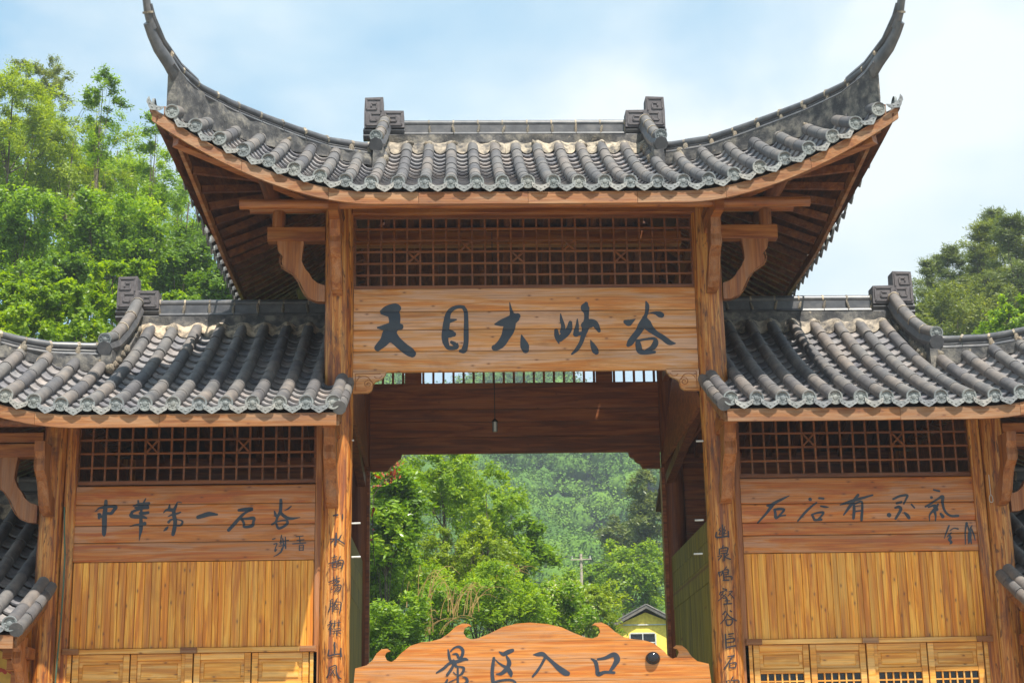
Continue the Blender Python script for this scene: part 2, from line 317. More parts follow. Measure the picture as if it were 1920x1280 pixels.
# ------------------------------------------------------------------ brush strokes traced on the boards
def smooth_path(st, n=7):
    if len(st) == 1: st = [st[0], (st[0][0]+1, st[0][1]+1, st[0][2])]
    P = [np.array(p, float) for p in st]
    P = [2*P[0]-P[1]] + P + [2*P[-1]-P[-2]]
    o = []
    for i in range(1, len(P)-2):
        for k in range(n):
            t = k/n; a, b, c, d = P[i-1:i+3]
            o.append(.5*((2*b)+(c-a)*t+(2*a-5*b+4*c-d)*t*t+(3*b-a-3*c+d)*t**3))
    o.append(P[-2]); return o
def strokes_mesh(strokes, ox, oy, sc, place, depth0=.002, wk=1.0, prof=False):
    mb = MB()
    for k, st in enumerate(strokes):
        p = smooth_path(st); off = depth0 + k*.0004
        L = []; Rr = []
        n = len(p)
        for i in range(n):
            t = p[min(i+1, n-1)][:2]-p[max(i-1, 0)][:2]; l = np.hypot(*t) or 1; t = t/l
            nn = np.array([-t[1], t[0]]); w = max(p[i][2], 3)*.5*wk
            L.append(p[i][:2]+nn*w); Rr.append(p[i][:2]-nn*w)
        def W(q): return place(ox+q[0]/sc, oy+q[1]/sc, off)
        nw = 6 if prof else 1; L = np.array(L); Rr = np.array(Rr)
        vs = [W(L[i]+(Rr[i]-L[i])*q/nw) for i in range(n) for q in range(nw+1)]
        fs = [(i*(nw+1)+q, i*(nw+1)+q+1, (i+1)*(nw+1)+q+1, (i+1)*(nw+1)+q) for i in range(n-1) for q in range(nw)]
        mb.add(vs, fs)
        for e, sgn in ((0, -1), (n-1, 1)):
            j = 1 if e == 0 else n-2
            t = (p[e][:2]-p[j][:2]); l = np.hypot(*t) or 1; t = t/l; nn = np.array([-t[1], t[0]]); w = max(p[e][2], 3)*.5*wk
            nr = 3 if prof else 1; m_ = 9; vs = []
            for q in range(nr+1):
                vs += [W(p[e][:2]+(nn*w*math.cos(a)+t*w*.9*math.sin(a))*q/nr) for a in np.linspace(0, math.pi, m_)]
            mb.add(vs, [(q*m_+i, q*m_+i+1, (q+1)*m_+i+1, (q+1)*m_+i) for q in range(nr) for i in range(m_-1)])
    return mb
TXT_MAIN = [  # five large characters of the name board
 (690, 550, 6.4, [[(145,215,12),(220,185,70),(320,165,90),(362,180,80)],[(160,235,30),(270,250,80)],[(285,180,110),(312,260,145),(320,340,135),(300,400,135),(265,460,165),(250,520,160)],[(115,410,20),(180,410,60),(260,400,90),(350,395,90),(395,400,68)],[(240,500,150),(200,570,115),(150,620,95),(112,655,78)],[(270,490,150),(340,570,115),(430,650,110),(500,700,112),(535,725,90)]]),
 (690, 550, 6.4, [[(1150,165,40),(1085,160,40),(1015,185,50),(965,240,62),(945,340,80),(930,450,85),(925,550,80),(955,640,50)],[(1140,165,40),(1170,210,50),(1178,300,52),(1178,400,58),(1178,500,62),(1175,600,60),(1150,680,70),(1105,690,36)],[(960,335,60),(1010,325,42),(1060,315,18)],[(950,480,110),(1005,485,90),(1030,490,60)],[(920,580,60),(960,645,55),(1020,655,50),(1065,640,50),(1070,605,26)],[(1000,585,36),(1035,605,50)]]),
 (690, 550, 6.4, [[(1700,110,10),(1712,180,30),(1728,260,60),(1710,350,130),(1685,440,140),(1650,520,110),(1600,600,100),(1540,645,80),(1512,650,66)],[(1525,370,22),(1600,355,80),(1700,330,120),(1775,285,110),(1798,270,70)],[(1842,498,12),(1858,560,62),(1880,630,105),(1892,680,80)]]),
 (980, 550, 6.4, [[(455,245,12),(465,320,40),(485,390,50),(480,460,70)],[(402,440,46),(412,520,60),(435,600,16)],[(572,350,46),(560,420,72),(520,480,80),(445,545,78)],[(655,310,14),(655,380,40),(645,440,60),(640,490,72)],[(640,490,50),(720,478,44)],[(762,122,46),(750,170,108),(765,230,66),(765,300,56),(765,360,90),(750,430,80),(725,510,58),(700,590,50),(650,670,46),(590,728,22)],[(740,385,90),(810,360,105),(865,365,80),(900,415,60),(918,450,40)],[(815,565,12),(840,620,56),(872,685,80),(885,708,60)]]),
 (980, 550, 6.4, [[(1480,100,20),(1495,150,50),(1490,220,44),(1470,280,46),(1430,380,90),(1395,450,80),(1340,520,78),(1290,590,78),(1265,620,46)],[(1460,290,50),(1485,360,110),(1530,420,90),(1600,480,66),(1680,530,66),(1760,588,62),(1830,600,18)],[(1228,340,46),(1270,352,80),(1300,340,56),(1352,308,8)],[(1440,280,10),(1520,240,12),(1590,235,40),(1640,250,72),(1668,262,66)],[(1380,575,56),(1390,630,74),(1410,690,74),(1480,710,50),(1585,702,34)],[(1390,568,30),(1480,550,28),(1578,545,40),(1592,600,72),(1550,655,60),(1480,682,28)]]),
]
TXT_LEFT = [
 (170, 920, 9.6, [[(275,180,50),(265,300,65),(250,450,75),(245,600,75),(240,760,64),(240,795,44)],[(80,370,10),(150,310,30),(240,290,50),(350,280,40),(450,285,56),(410,350,50),(370,400,50),(285,400,40)],[(135,412,28),(160,430,60),(150,490,40)],[(150,462,40),(215,462,46)]]),
 (170, 920, 9.6, [[(905,490,50),(905,620,60),(900,720,50),(885,800,30),(872,895,8)],[(705,635,12),(800,608,24),(900,600,40),(975,582,56)],[(765,268,20),(860,240,40),(950,230,40),(1050,218,40)],[(855,175,28),(862,260,35),(870,330,30)],[(992,135,18),(950,220,35),(940,290,40)],[(740,380,40),(830,340,40),(940,310,40),(1030,300,45)],[(745,385,40),(730,445,60),(820,462,60),(930,465,50),(1005,488,30)],[(890,400,44),(960,400,46),(1035,388,46)],[(900,240,30),(912,360,40),(905,500,46)],[(800,300,30),(900,290,40),(1030,270,40)]]),
 (170, 920, 9.6, [[(1420,245,20),(1410,330,50)],[(1310,392,12),(1360,345,36),(1450,340,56),(1500,350,50)],[(1635,210,16),(1565,200,20),(1530,280,40),(1500,350,50),(1500,440,60),(1520,540,60),(1510,650,60),(1490,750,60),(1480,785,50)],[(1390,462,12),(1460,430,30),(1560,405,30),(1620,380,22)],[(1400,560,42),(1460,512,28),(1600,520,18),(1652,552,32),(1620,612,32),(1540,622,28)],[(1318,715,18),(1360,680,40),(1392,638,18)]]),
 (360, 920, 8.348, [[(90,410,46),(160,390,58),(270,360,60),(395,368,26)]]),
 (360, 920, 8.348, [[(730,300,36),(820,290,50),(940,280,46),(860,325,30),(790,375,38),(700,470,45),(620,560,44),(572,612,44)],[(740,440,30),(860,432,35),(965,425,45),(960,480,35),(940,540,45),(820,560,34),(810,500,34),(775,430,34)]]),
 (360, 920, 8.348, [[(1390,140,40),(1390,220,44),(1380,330,44),(1340,400,35),(1310,480,30),(1250,522,26)],[(1390,340,40),(1440,390,44),(1530,430,40),(1690,413,10)],[(1552,238,18),(1500,280,22),(1450,302,10)],[(1290,315,18),(1312,380,40),(1342,402,30)],[(1310,490,24),(1350,580,34),(1420,562,34),(1490,505,38),(1480,460,30),(1400,462,20),(1320,482,18)]]),
 (360, 920, 8.348, [[(1260,755,18),(1300,740,16)],[(1280,830,14),(1330,820,14),(1310,880,15),(1300,940,22),(1330,910,10)],[(1402,690,14),(1390,760,18),(1390,830,16)],[(1370,802,12),(1432,790,12)],[(1420,740,18),(1430,850,18),(1400,940,22),(1345,990,18),(1280,1022,10)],[(1360,862,12),(1425,850,12)],[(1460,720,15),(1467,900,18)],[(1440,782,12),(1510,770,14)],[(1440,840,20),(1470,870,18)],[(1395,960,14),(1405,900,16)]]),
 (360, 920, 8.348, [[(1630,712,14),(1742,700,12)],[(1682,710,12),(1692,820,16)],[(1640,772,12),(1752,758,14)],[(1575,825,14),(1680,817,16),(1780,808,16)],[(1680,850,12),(1680,930,14)],[(1682,852,10),(1740,845,14),(1740,930,14)],[(1686,888,9),(1738,886,9)],[(1684,926,10),(1740,924,10)]]),
]
TXT_RIGHT = [
 (1410, 900, 9.143, [[(638,262,14),(520,320,34),(400,380,45),(330,430,58),(258,432,26)],[(340,440,50),(250,560,34),(170,650,30),(100,728,24)],[(388,500,38),(400,570,40),(412,640,45),(480,612,26),(575,598,22)],[(380,502,30),(470,490,40),(550,500,34),(510,560,30),(462,610,25)]]),
 (1410, 900, 9.143, [[(994,318,48),(1002,330,48)],[(1150,303,30),(1225,312,32)],[(1110,380,24),(1040,430,30),(940,520,35),(860,610,34),(785,698,22)],[(1180,442,24),(1260,455,30),(1315,460,10)],[(1030,590,34),(1060,650,35),(1085,680,35),(1190,670,40)],[(1040,580,24),(1130,555,30),(1222,550,35),(1190,610,30),(1140,660,24)]]),
 (1410, 900, 9.143, [[(1510,420,16),(1620,385,40),(1760,340,45),(1900,300,36),(2070,252,24)],[(1820,250,40),(1740,360,50),(1660,470,40),(1572,592,22)],[(1750,400,35),(1750,520,45),(1740,650,40)],[(1760,402,28),(1880,362,30),(1890,480,35),(1882,600,40),(1880,682,36)],[(1780,442,14),(1872,430,14)],[(1780,532,22),(1862,520,22)]]),
 (1640, 900, 9.143, [[(320,320,32),(430,270,35),(558,256,35),(540,320,30),(500,400,26)],[(380,390,35),(462,370,35)],[(350,470,28),(410,455,45),(450,490,45),(412,570,40),(360,655,34)],[(242,590,62),(252,598,62)],[(510,555,28),(560,600,50),(592,645,44)],[(630,410,24),(682,470,24)]]),
 (1640, 900, 9.143, [[(1010,162,24),(1110,186,30)],[(970,290,38),(980,294,38)],[(870,450,28),(960,400,30),(1080,320,30),(1165,278,48),(1165,380,40),(1190,500,35),(1240,570,34),(1320,610,35),(1432,608,38)],[(1090,405,28),(1050,470,40),(990,530,35),(942,600,25),(945,692,14)],[(920,460,24),(1005,430,28)],[(1020,520,50),(1045,600,30),(1045,692,16)],[(1030,440,60),(1062,500,55)],[(1130,570,34),(1170,622,50)]]),
 (1640, 900, 9.143, [[(1275,775,24),(1240,870,25),(1195,992,12)],[(1290,862,16),(1360,820,18),(1432,832,24)],[(1250,962,18),(1315,898,20)],[(1280,930,28),(1302,985,38),(1270,1010,30),(1312,1060,40),(1288,1092,12)]]),
 (1640, 900, 9.143, [[(1580,730,38),(1557,850,24),(1555,1092,16)],[(1592,762,16),(1612,850,24)],[(1670,772,16),(1640,830,30),(1630,950,58),(1610,1082,18)],[(1660,832,24),(1700,922,22),(1722,1030,13)],[(1640,962,28),(1657,1082,20)]]),
]
TXT_ENTR = [
 (800, 1190, 9.6, [[(385,258,22),(400,350,50),(420,440,50),(470,500,60),(530,560,50)],[(430,290,30),(500,225,35),(590,210,50),(650,270,60),(640,360,56),(600,425,50)],[(470,342,22),(540,340,45),(572,400,50)],[(178,675,28),(300,600,50),(420,500,50),(560,470,60),(680,430,58),(742,440,26)],[(480,460,58),(520,520,50)],[(470,560,50),(430,630,50),(370,712,48)],[(560,560,35),(560,700,40),(560,860,45),(556,960,40)],[(590,562,28),(670,592,45),(640,680,45),(590,722,26)],[(480,662,18),(530,712,20)],[(340,880,62),(372,800,34)],[(400,850,26),(540,782,14)],[(640,745,14),(710,770,40),(730,830,60),(690,870,40)]]),
 (800, 1190, 9.6, [[(1308,298,22),(1380,340,70),(1470,300,82),(1550,270,60)],[(1440,380,38),(1480,460,70),(1480,530,82),(1430,575,60),(1300,500,30),(1240,440,16)],[(1250,700,18),(1340,690,60),(1430,620,82)],[(1470,610,80),(1510,680,82),(1520,730,46)],[(1210,410,50),(1190,550,65),(1180,680,65),(1190,800,70),(1200,870,56)],[(1200,852,48),(1350,812,40),(1500,800,40),(1590,840,40),(1600,900,40)]]),
 (980, 1190, 9.6, [[(190,350,12),(270,345,68),(360,340,80),(440,400,60),(550,500,70),(660,600,100),(760,670,112),(815,690,84)],[(400,410,50),(330,540,45),(250,660,48),(180,742,38)]]),
 (980, 1190, 9.6, [[(1230,420,18),(1310,480,70),(1340,600,70),(1360,700,80),(1480,665,58),(1650,672,48)],[(1350,432,38),(1480,410,58),(1640,350,90),(1700,430,112),(1660,520,82),(1600,610,60),(1560,660,38)]]),
]
TXT_COL_L = [
 (600, 950, 7.53, [[(190,125,14),(250,112,20)],[(320,105,12),(320,165,12)]]),
 (600, 950, 7.53, [[(230,370,14),(228,460,22),(220,540,16),(200,520,7)],[(145,455,10),(200,455,12),(150,508,8)],[(300,395,10),(270,450,12),(225,462,12)],[(250,460,14),(342,515,14)]]),
 (600, 950, 7.53, [[(205,680,12),(205,712,12)],[(165,720,9),(240,700,9)],[(180,740,8),(190,765,8)],[(230,730,8),(215,760,8)],[(120,802,10),(250,760,10)],[(170,800,10),(180,857,12)],[(170,800,9),(235,785,10),(235,852,10)],[(180,826,7),(235,820,7)],[(180,856,8),(235,851,8)],[(287,700,12),(255,772,8)],[(265,752,10),(325,755,12),(320,820,14),(300,872,11)],[(265,792,8),(295,782,8)],[(265,832,8),(300,817,8)]]),
 (600, 950, 7.53, [[(125,1062,10),(280,1000,10)],[(190,990,10),(215,1042,10)],[(240,970,10),(235,1032,10)],[(170,1082,8),(250,1032,8)],[(230,1062,10),(278,1050,10),(200,1110,9),(290,1100,12),(290,1150,12),(250,1197,12)],[(250,1120,8),(200,1202,9)],[(270,1132,8),(225,1197,8)],[(165,1130,8),(155,1172,9),(178,1160,7)]]),
 (600, 1110, 7.53, [[(150,115,10),(145,200,12),(118,278,11)],[(150,115,9),(182,105,9),(182,270,13)],[(150,160,7),(177,155,7)],[(150,206,7),(177,200,7)],[(247,85,10),(200,162,9)],[(220,137,9),(292,140,10),(295,200,14),(280,288,13)],[(220,170,8),(262,222,8)],[(257,170,8),(213,222,8)],[(208,178,8),(210,242,8),(268,236,8)]]),
 (600, 1110, 7.53, [[(162,400,12),(138,422,11)],[(108,462,10),(175,437,10),(120,522,9)],[(148,482,12),(148,592,12)],[(160,502,8),(177,522,8)],[(180,442,8),(235,432,8)],[(210,400,10),(210,482,11)],[(190,492,8),(210,450,8)],[(245,427,8),(292,420,8)],[(268,390,10),(268,477,11)],[(200,522,8),(282,506,8)],[(180,547,9),(297,532,9)],[(240,547,12),(240,607,12)],[(207,560,9),(193,592,9)],[(265,562,9),(292,582,9)]]),
 (600, 1110, 7.53, [[(205,710,17),(210,800,18),(206,862,16)],[(125,810,13),(120,892,16),(205,877,14),(292,867,15)],[(295,785,13),(295,902,17)]]),
 (600, 1110, 7.53, [[(130,1070,12),(130,1132,13),(93,1202,11)],[(130,1062,10),(225,1032,12),(235,1122,14),(262,1192,17),(297,1217,13)],[(160,1082,8),(212,1172,12)],[(207,1082,8),(143,1172,9)]]),
]
TXT_COL_R = [
 (1330, 960, 7.53, [[(100,280,13),(105,352,16),(272,337,14)],[(267,270,14),(267,347,14)],[(182,180,14),(187,340,13)],[(152,220,9),(133,257,9),(157,262,8),(133,312,9),(167,302,8)],[(217,200,9),(203,247,9),(227,252,8),(203,302,9),(237,297,8)]]),
 (1330, 960, 7.53, [[(192,470,12),(180,502,12)],[(140,522,12),(140,592,13)],[(140,517,10),(252,502,14),(242,587,13)],[(160,547,9),(237,542,9)],[(160,582,9),(237,577,9)],[(205,592,14),(205,682,15)],[(120,622,10),(172,612,10),(128,672,11)],[(267,590,10),(220,632,11),(297,662,15)]]),
 (1330, 960, 7.53, [[(128,842,12),(147,902,13)],[(130,852,9),(182,837,12),(165,892,9)],[(237,770,12),(208,812,10)],[(190,822,12),(205,962,15)],[(205,817,9),(267,812,12),(255,872,11)],[(210,852,8),(257,846,8)],[(207,882,8),(257,876,8)],[(205,912,9),(312,907,14),(315,952,13)],[(190,962,11),(272,957,15)]]),
 (1330, 960, 7.53, [[(190,1077,12),(242,1090,10)],[(150,1132,10),(232,1102,10),(245,1117,9)],[(155,1122,9),(143,1162,9)],[(192,1132,9),(158,1182,9)],[(180,1162,8),(242,1202,9)],[(232,1152,8),(128,1247,9)],[(190,1212,9),(242,1212,9),(228,1242,8)],[(272,1122,9),(322,1112,10),(258,1182,8)],[(280,1142,9),(342,1207,13)],[(200,1297,13),(312,1287,13)],[(250,1222,11),(250,1292,11)],[(213,1252,9),(287,1247,9)]]),
 (1330, 1110, 7.53, [[(188,312,11),(222,270,15)],[(293,260,15),(312,272,13)],[(250,292,12),(215,372,12),(158,442,8)],[(245,302,12),(300,352,14),(382,397,15)],[(230,392,13),(245,462,14),(305,452,14),(322,390,13),(238,386,9)]]),
 (1330, 1110, 7.53, [[(225,590,14),(230,702,15),(235,792,13)],[(268,592,14),(337,580,13)],[(240,662,12),(342,647,14),(346,692,13)],[(240,712,10),(342,697,11)],[(235,777,14),(372,752,15)],[(272,622,9),(320,615,9)]]),
 (1330, 1110, 7.53, [[(258,907,12),(347,892,15)],[(322,902,14),(270,982,12),(203,1082,11)],[(285,1002,12),(290,1062,13),(367,1057,12)],[(285,1002,10),(372,992,14),(366,1052,12)]]),
 (1330, 1110, 7.53, [[(330,1190,12),(300,1242,9)],[(240,1252,12),(246,1320,12)],[(240,1252,9),(282,1246,9),(282,1310,9)],[(320,1246,12),(412,1240,14),(416,1320,12)]]),
]

# ------------------------------------------------------------------ roofs (local frame: s outward from the centre line, y depth, z up)
YM = 2.17                       # depth of the ridge line
def E_(s): return clamp((s-1.9)/2.6, 0, 1.2)
def ye(s): return -1.5 - .40*E_(s)**2
def Pz(y):
    t = (y+1.5)/3.45; return 1.85*(.74*t+.26*t*t)
def zf(s, y): return 8.65 + 1.05*E_(s)**1.8 + Pz(y) + .06*max(0, y-ye(s))*clamp(3*E_(s))*clamp((4.6-s)/.6)
HS = [1.98, 2.16, 2.65, 3.07, 3.46, 3.83, 4.14, 4.34, 4.478, 4.56, 4.60, 4.63]
HY = [1.10, 1.00, .72, .38, .0, -.46, -1.02, -1.47, -1.86, -2.10, -2.24, -2.32]
HZ = [10.22, 10.19, 10.165, 10.19, 10.21, 10.205, 10.18, 10.23, 10.375, 10.575, 10.80, 11.25]
UPPER = (HY, HZ, [(1.93, 2.0, 10.95), (1.94, 1.7, 10.74), (1.96, 1.4, 10.52), (1.98, 1.12, 10.34), (2.0, .88, 10.24)])
LOWER = ([.52, .47, .28, .06, -.22, -.62, -1.12, -1.53, -1.88, -2.10, -2.24, -2.32], [9.95, 9.93, 9.90, 9.93, 9.99, 10.06, 10.13, 10.22, 10.375, 10.575, 10.80, 11.25],
         [(1.93, 2.0, 10.93), (1.94, 1.62, 10.62), (1.96, 1.22, 10.34), (1.98, .80, 10.10), (2.0, .38, 9.95)])
def yhip(s): return float(np.interp(s, HS, HY))
def yt(s): return 1.95 if s < 1.95 else yhip(s)
def Vd(y): return clamp((abs(y-YM)-1.3)/2.77, 0, 1.1)
def xs(y): return 4.22 + .40*Vd(y)**2
def zs(y): return 8.65 + 1.05*Vd(y)**1.8
ROWS = [0, .315, .63, .95, 1.27, 1.60, 1.925, 2.24, 2.555, 2.87, 3.18, 3.48, 3.77, 4.055, 4.33]
def s_hip(y):                   # where the hip stands at depth y (front half)
    yy = y if y < YM else 2*YM-y
    if yy >= HY[0]: return 1.98
    return float(np.interp(-yy, [-a for a in HY], HS))
def side_pt(y, q):              # q 0 at side eave, 1 at hip / gable foot
    sh = s_hip(y); yy = min(y, 2*YM-y); zt = zf(sh, min(yy, HY[0])); x0 = xs(y); z0 = zs(y)
    x = x0+(min(sh, x0-.02)-x0)*q; z = z0+(zt-z0)*(.8*q+.2*q*q) if zt > z0 else z0+(zt-z0)*q
    return x, y, z

# shared tile meshes
def barrel_mesh(r0=.081, r1=.076, L=.56, n=9):
    mb = MB(); a0, a1 = R_(-25), R_(205)
    vs = []
    for (y, r) in ((0, r0-.014), (0, r0), (L, r1)):
        for i in range(n+1):
            a = a0+(a1-a0)*i/n; vs.append((r*math.cos(a), y, r*math.sin(a)))
    fs = []
    for k in range(2):
        for i in range(n): fs.append((k*(n+1)+i, k*(n+1)+i+1, (k+1)*(n+1)+i+1, (k+1)*(n+1)+i))
    mb.add(vs, fs); me = mb.mesh('barrel_tile', M['tile'], True); me.set_sharp_from_angle(angle=R_(50)); return me
def pan_mesh(w=.215, L=.30, n=5, dip=.050, th=.026):
    mb = MB(); vs = []
    for (y, dz) in ((0, -th), (0, 0), (L, -.012)):
        for i in range(n+1):
            t = i/n*2-1; vs.append((t*w/2, y, dz-dip*(1-t*t)+ (0 if y else .0)))
    fs = []
    for k in range(2):
        for i in range(n): fs.append((k*(n+1)+i, k*(n+1)+i+1, (k+1)*(n+1)+i+1, (k+1)*(n+1)+i))
    mb.add(vs, fs); me = mb.mesh('pan_tile', M['pan'], True); me.set_sharp_from_angle(angle=R_(50)); return me
def disc_mesh(r=.088):
    """round moulded end face, looking to -y, with a raised rim and a flower relief"""
    mb = MB(); n = 20; rings = [(r, .03), (r, 0), (r*.80, 0), (r*.76, .009), (r*.34, .009), (r*.28, .001), (.0, -.003)]
    vs = []
    for rr, y in rings:
        for i in range(n):
            a = 2*math.pi*i/n; q = 1+(.10*math.cos(5*a) if .3 < rr/r < .4 else 0); vs.append((rr*q*math.cos(a), y, rr*q*math.sin(a)))
    fs = [(k*n+i, k*n+(i+1) % n, (k+1)*n+(i+1) % n, (k+1)*n+i) for k in range(len(rings)-1) for i in range(n)]
    mb.add(vs, fs)
    for k in range(8):          # petals
        a = 2*math.pi*k/8; c, s = math.cos(a), math.sin(a); rr = r*.56
        pts = [(rr*c+dx*c-dz*s, .001 if m_ else .009, rr*s+dx*s+dz*c) for dx, dz, m_ in ((-.016, 0, 0), (0, -.012, 0), (.016, 0, 0), (0, .012, 0), (0, 0, 1))]
        mb.add(pts, [(0, 1, 4), (1, 2, 4), (2, 3, 4), (3, 0, 4)])
    me = mb.mesh('tile_end', M['cap']); return fixn(me)
def drip_mesh():
    o = []
    for i in range(9):
        t = i/8*2-1; o.append((t*.112, -.050*(1-t*t)+.012))
    lo = [(.110, -.035), (.092, -.068), (.066, -.080), (.040, -.100), (.0, -.120), (-.040, -.100), (-.066, -.080), (-.092, -.068), (-.110, -.035)]
    poly = o+lo
    mb = MB(); mb.prism(poly, 0, .016, lambda a, b, t: (a, t+.10*b, b))
    for a, b, rr in ((0, -.078, .018), (-.05, -.055, .014), (.05, -.055, .014), (-.088, -.030, .010), (.088, -.030, .010)):   # relief knobs
        n = 6; mb.add([(a+rr*math.cos(2*math.pi*i/n), -.001+.1*b, b+rr*.8*math.sin(2*math.pi*i/n)) for i in range(n)]+[(a, -.010+.1*b, b)], [(i, (i+1) % n, n) for i in range(n)])
    return fixn(mb.mesh('drip_tile', M['drip']))
def blob_mesh(seed, r=1.0):
    import bmesh
    bm = bmesh.new(); bmesh.ops.create_icosphere(bm, subdivisions=2, radius=r)
    for v in bm.verts:
        k = 1+.45*mnoise.noise(v.co*1.7+Vector((seed*3.1, 0, 0)))+.2*mnoise.noise(v.co*4+Vector((0, seed, 0))); v.co *= k
    me = bpy.data.meshes.new('mortar'); bm.to_mesh(me); bm.free(); me.materials.append(M['mortar'])
    me.polygons.foreach_set('use_smooth', [True]*len(me.polygons)); return me
BAR, PAN, DISC, DRIP = barrel_mesh(), pan_mesh(), disc_mesh(), drip_mesh()
BLOB = [blob_mesh(k) for k in range(4)]
def frame(p, fwd, up):
    f = Vector(fwd).normalized(); u = Vector(up); x = f.cross(u).normalized(); u = x.cross(f)
    return Matrix(((x.x, f.x, u.x, p[0]), (x.y, f.y, u.y, p[1]), (x.z, f.z, u.z, p[2]), (0, 0, 0, 1)))

def build_roof(parent, sides, ox, dz, smin, simple=False, dzhip=0):
    """sides: list of +1/-1; world x = sg*(s+ox); parts are hung under one roof part"""
    global HY, HZ
    HY, HZ, GP = UPPER if len(sides) == 2 else LOWER
    rf = empty('roof', parent=parent)
    rr = random.Random(int(ox*10)+5+len(sides)*3+(3 if sides[0] > 0 else 0))
    def wp(sg, s, y, z): return Vector((sg*(s+ox), y, z+dz))
    rows = list(ROWS)
    if len(sides) == 1: rows = [-1.136, -.822, -.51, -.19, .124, .43, .74, 1.067, 1.40, 1.74, 2.05, 2.366, 2.69, 3.0, 3.30, 3.58, 3.85, 4.10, 4.34]
    j = lambda a: rr.uniform(-a, a)
    for sg in sides:
        for ri, s in enumerate(rows):
            if len(sides) == 2 and s == 0 and sg < 0: continue
            y0 = ye(s); y1 = yt(s)
            y = y0; kseg = 0; sj = s+j(.008)
            while y < y1-.05:
                L = .545 if y1-y > .4 else .36
                a = wp(sg, sj, y, zf(sj, y)+j(.004)); b = wp(sg, sj, y+L*.93, zf(sj, y+L*.93))
                f = b-a; lat = wp(sg, s+.05, y, zf(s+.05, y))-wp(sg, s-.05, y, zf(s-.05, y))
                up = f.cross(lat); up = up if up.z > 0 else -up
                if not (s > 4.25 and kseg > 0): link('barrel_tile', BAR, rf, frame(a, f, up))
                y += L*.93; kseg += 1
            # end face
            a = wp(sg, s, y0-.012, zf(s, y0)); f = wp(sg, s, y0+.3, zf(s, y0+.3))-a
            mw = frame(a, Vector((0, 1, .12+j(.05)))+Vector((j(.06), 0, 0)), (j(.1), 0, 1)); link('tile_end', DISC, rf, mw)
            # mortar lump at the top of the row
            if s < 4.2:
                for q in range(2 if rr.random() < .7 else 1):
                    rb = rr.uniform(.03, .06)
                    p = wp(sg, s+j(.05), y1-.02+j(.04), zf(s, y1)+.02+j(.03)); o = link('mortar', rr.choice(BLOB), rf)
                    o.location = p; o.scale = (rb*1.3, rb*.8, rb); o.rotation_euler = (j(1), j(1), j(3))
        # mortar skirt over the row tops
        mb = MB(); vs = []; sa, sb_ = (rows[0]-.1 if (len(sides) == 1 or sg > 0) else -.1), 4.25
        if len(sides) == 2: sa = -.15 if sg > 0 else 0.0
        n = int((sb_-sa)/.022)
        for i in range(n+1):
            s = sa+(sb_-sa)*i/n; y1 = yt(s); bump = max(math.exp(-((abs(s)-r_ if len(sides) == 2 else s-r_)/.075)**2) for r_ in rows)
            q = mnoise.noise(Vector((s*5, ox, sg*2))); q2 = mnoise.noise(Vector((s*13, ox+4, sg*2)))
            lip = y1-.05-.07*q-.05*q2-.04*bump
            vs.append(wp(sg, s, lip, zf(s, lip)-.085+.155*bump))
            vs.append(wp(sg, s, lip+.02, zf(s, lip)-.035+.145*bump+.02*q2))
            vs.append(wp(sg, s, lip+.10, zf(s, lip+.10)+.02+.09*bump+.03*q2))
            vs.append(wp(sg, s, y1+.16, zf(s, y1+.1)+.10))
        fs = [(i*4+k, i*4+k+1, (i+1)*4+k+1, (i+1)*4+k) for i in range(n) for k in range(3)]
        mb.add(vs, fs); obj('mortar_skirt', mb, 'mortar', rf, True, fix=False)
        # pans and drips between rows
        gaps = [(rows[i]+rows[i+1])/2 for i in range(len(rows)-1)]
        if len(sides) == 1: gaps = gaps if smin < 0 else gaps
        gaps.append(4.51)
        for s in gaps:
            y0 = ye(s); y1 = yt(s)
            yy = y0
            def fr(y, lift=0):
                a = wp(sg, s, y, zf(s, y)-.015); b = wp(sg, s, y+.25, zf(s, y+.25)-.015-lift)
                lat = wp(sg, s+.05, y, zf(s+.05, y))-wp(sg, s-.05, y, zf(s-.05, y))
                f = b-a; up = f.cross(lat); up = up if up.z > 0 else -up
                return a, f, up
            while yy < y1-.02 and s < 4.4:
                a, f, up = fr(yy, .028); link('pan_tile', PAN, rf, frame(a, f, up)); yy += .245 if not simple else .29
            a, f, up = fr(y0); a = a+Vector((0, -.022, -.0))
            lat = f.cross(up)
            link('drip_tile', DRIP, rf, frame(a, Vector((j(.05), 1, .1+j(.05))), up))
        # side eave: stubs, ends and drips
        if not simple:
            ny = 25
            for i in range(ny+1):
                y = -1.72 + (2*(YM+1.72))*i/ny
                p = wp(sg, *side_pt(y, 0)); q = wp(sg, *side_pt(y, .12)); f = q-p
                near = y < -1.3 or y > 2*YM+1.3
                if f.length < .02: f = Vector((-sg, 0, .3))
                up = Vector((0, 0, 1)); near or link('barrel_tile', BAR, rf, frame(p, f, up)); link('tile_end', DISC, rf, frame(p-f.normalized()*.012, (-sg, 0, .1), up))
                if i < ny:
                    y += (YM+1.72)/ny; p = wp(sg, *side_pt(y, 0)); link('drip_tile', DRIP, rf, frame(p+Vector((sg*.022, 0, 0)), (-sg, j(.04), .1), up))
        # sheathing sheets (front, side, back)
        def front(u, v, back=False):
            s = smin+(4.50-smin)*u; y = ye(s)+.05+(yt(s)-ye(s)-.03)*v
            if s < 1.95: y = ye(s)+.05+(YM-ye(s)-.05)*v
            z = zf(s, y)-.175
            return wp(sg, s, (2*YM-y) if back else y, z)
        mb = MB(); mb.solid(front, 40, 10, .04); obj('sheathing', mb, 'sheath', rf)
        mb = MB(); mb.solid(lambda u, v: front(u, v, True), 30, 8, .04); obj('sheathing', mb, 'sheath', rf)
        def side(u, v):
            y = -1.86+(2*(YM+1.86))*u; x, y, z = side_pt(y, .095+.905*v); return wp(sg, x, y, z-.175)
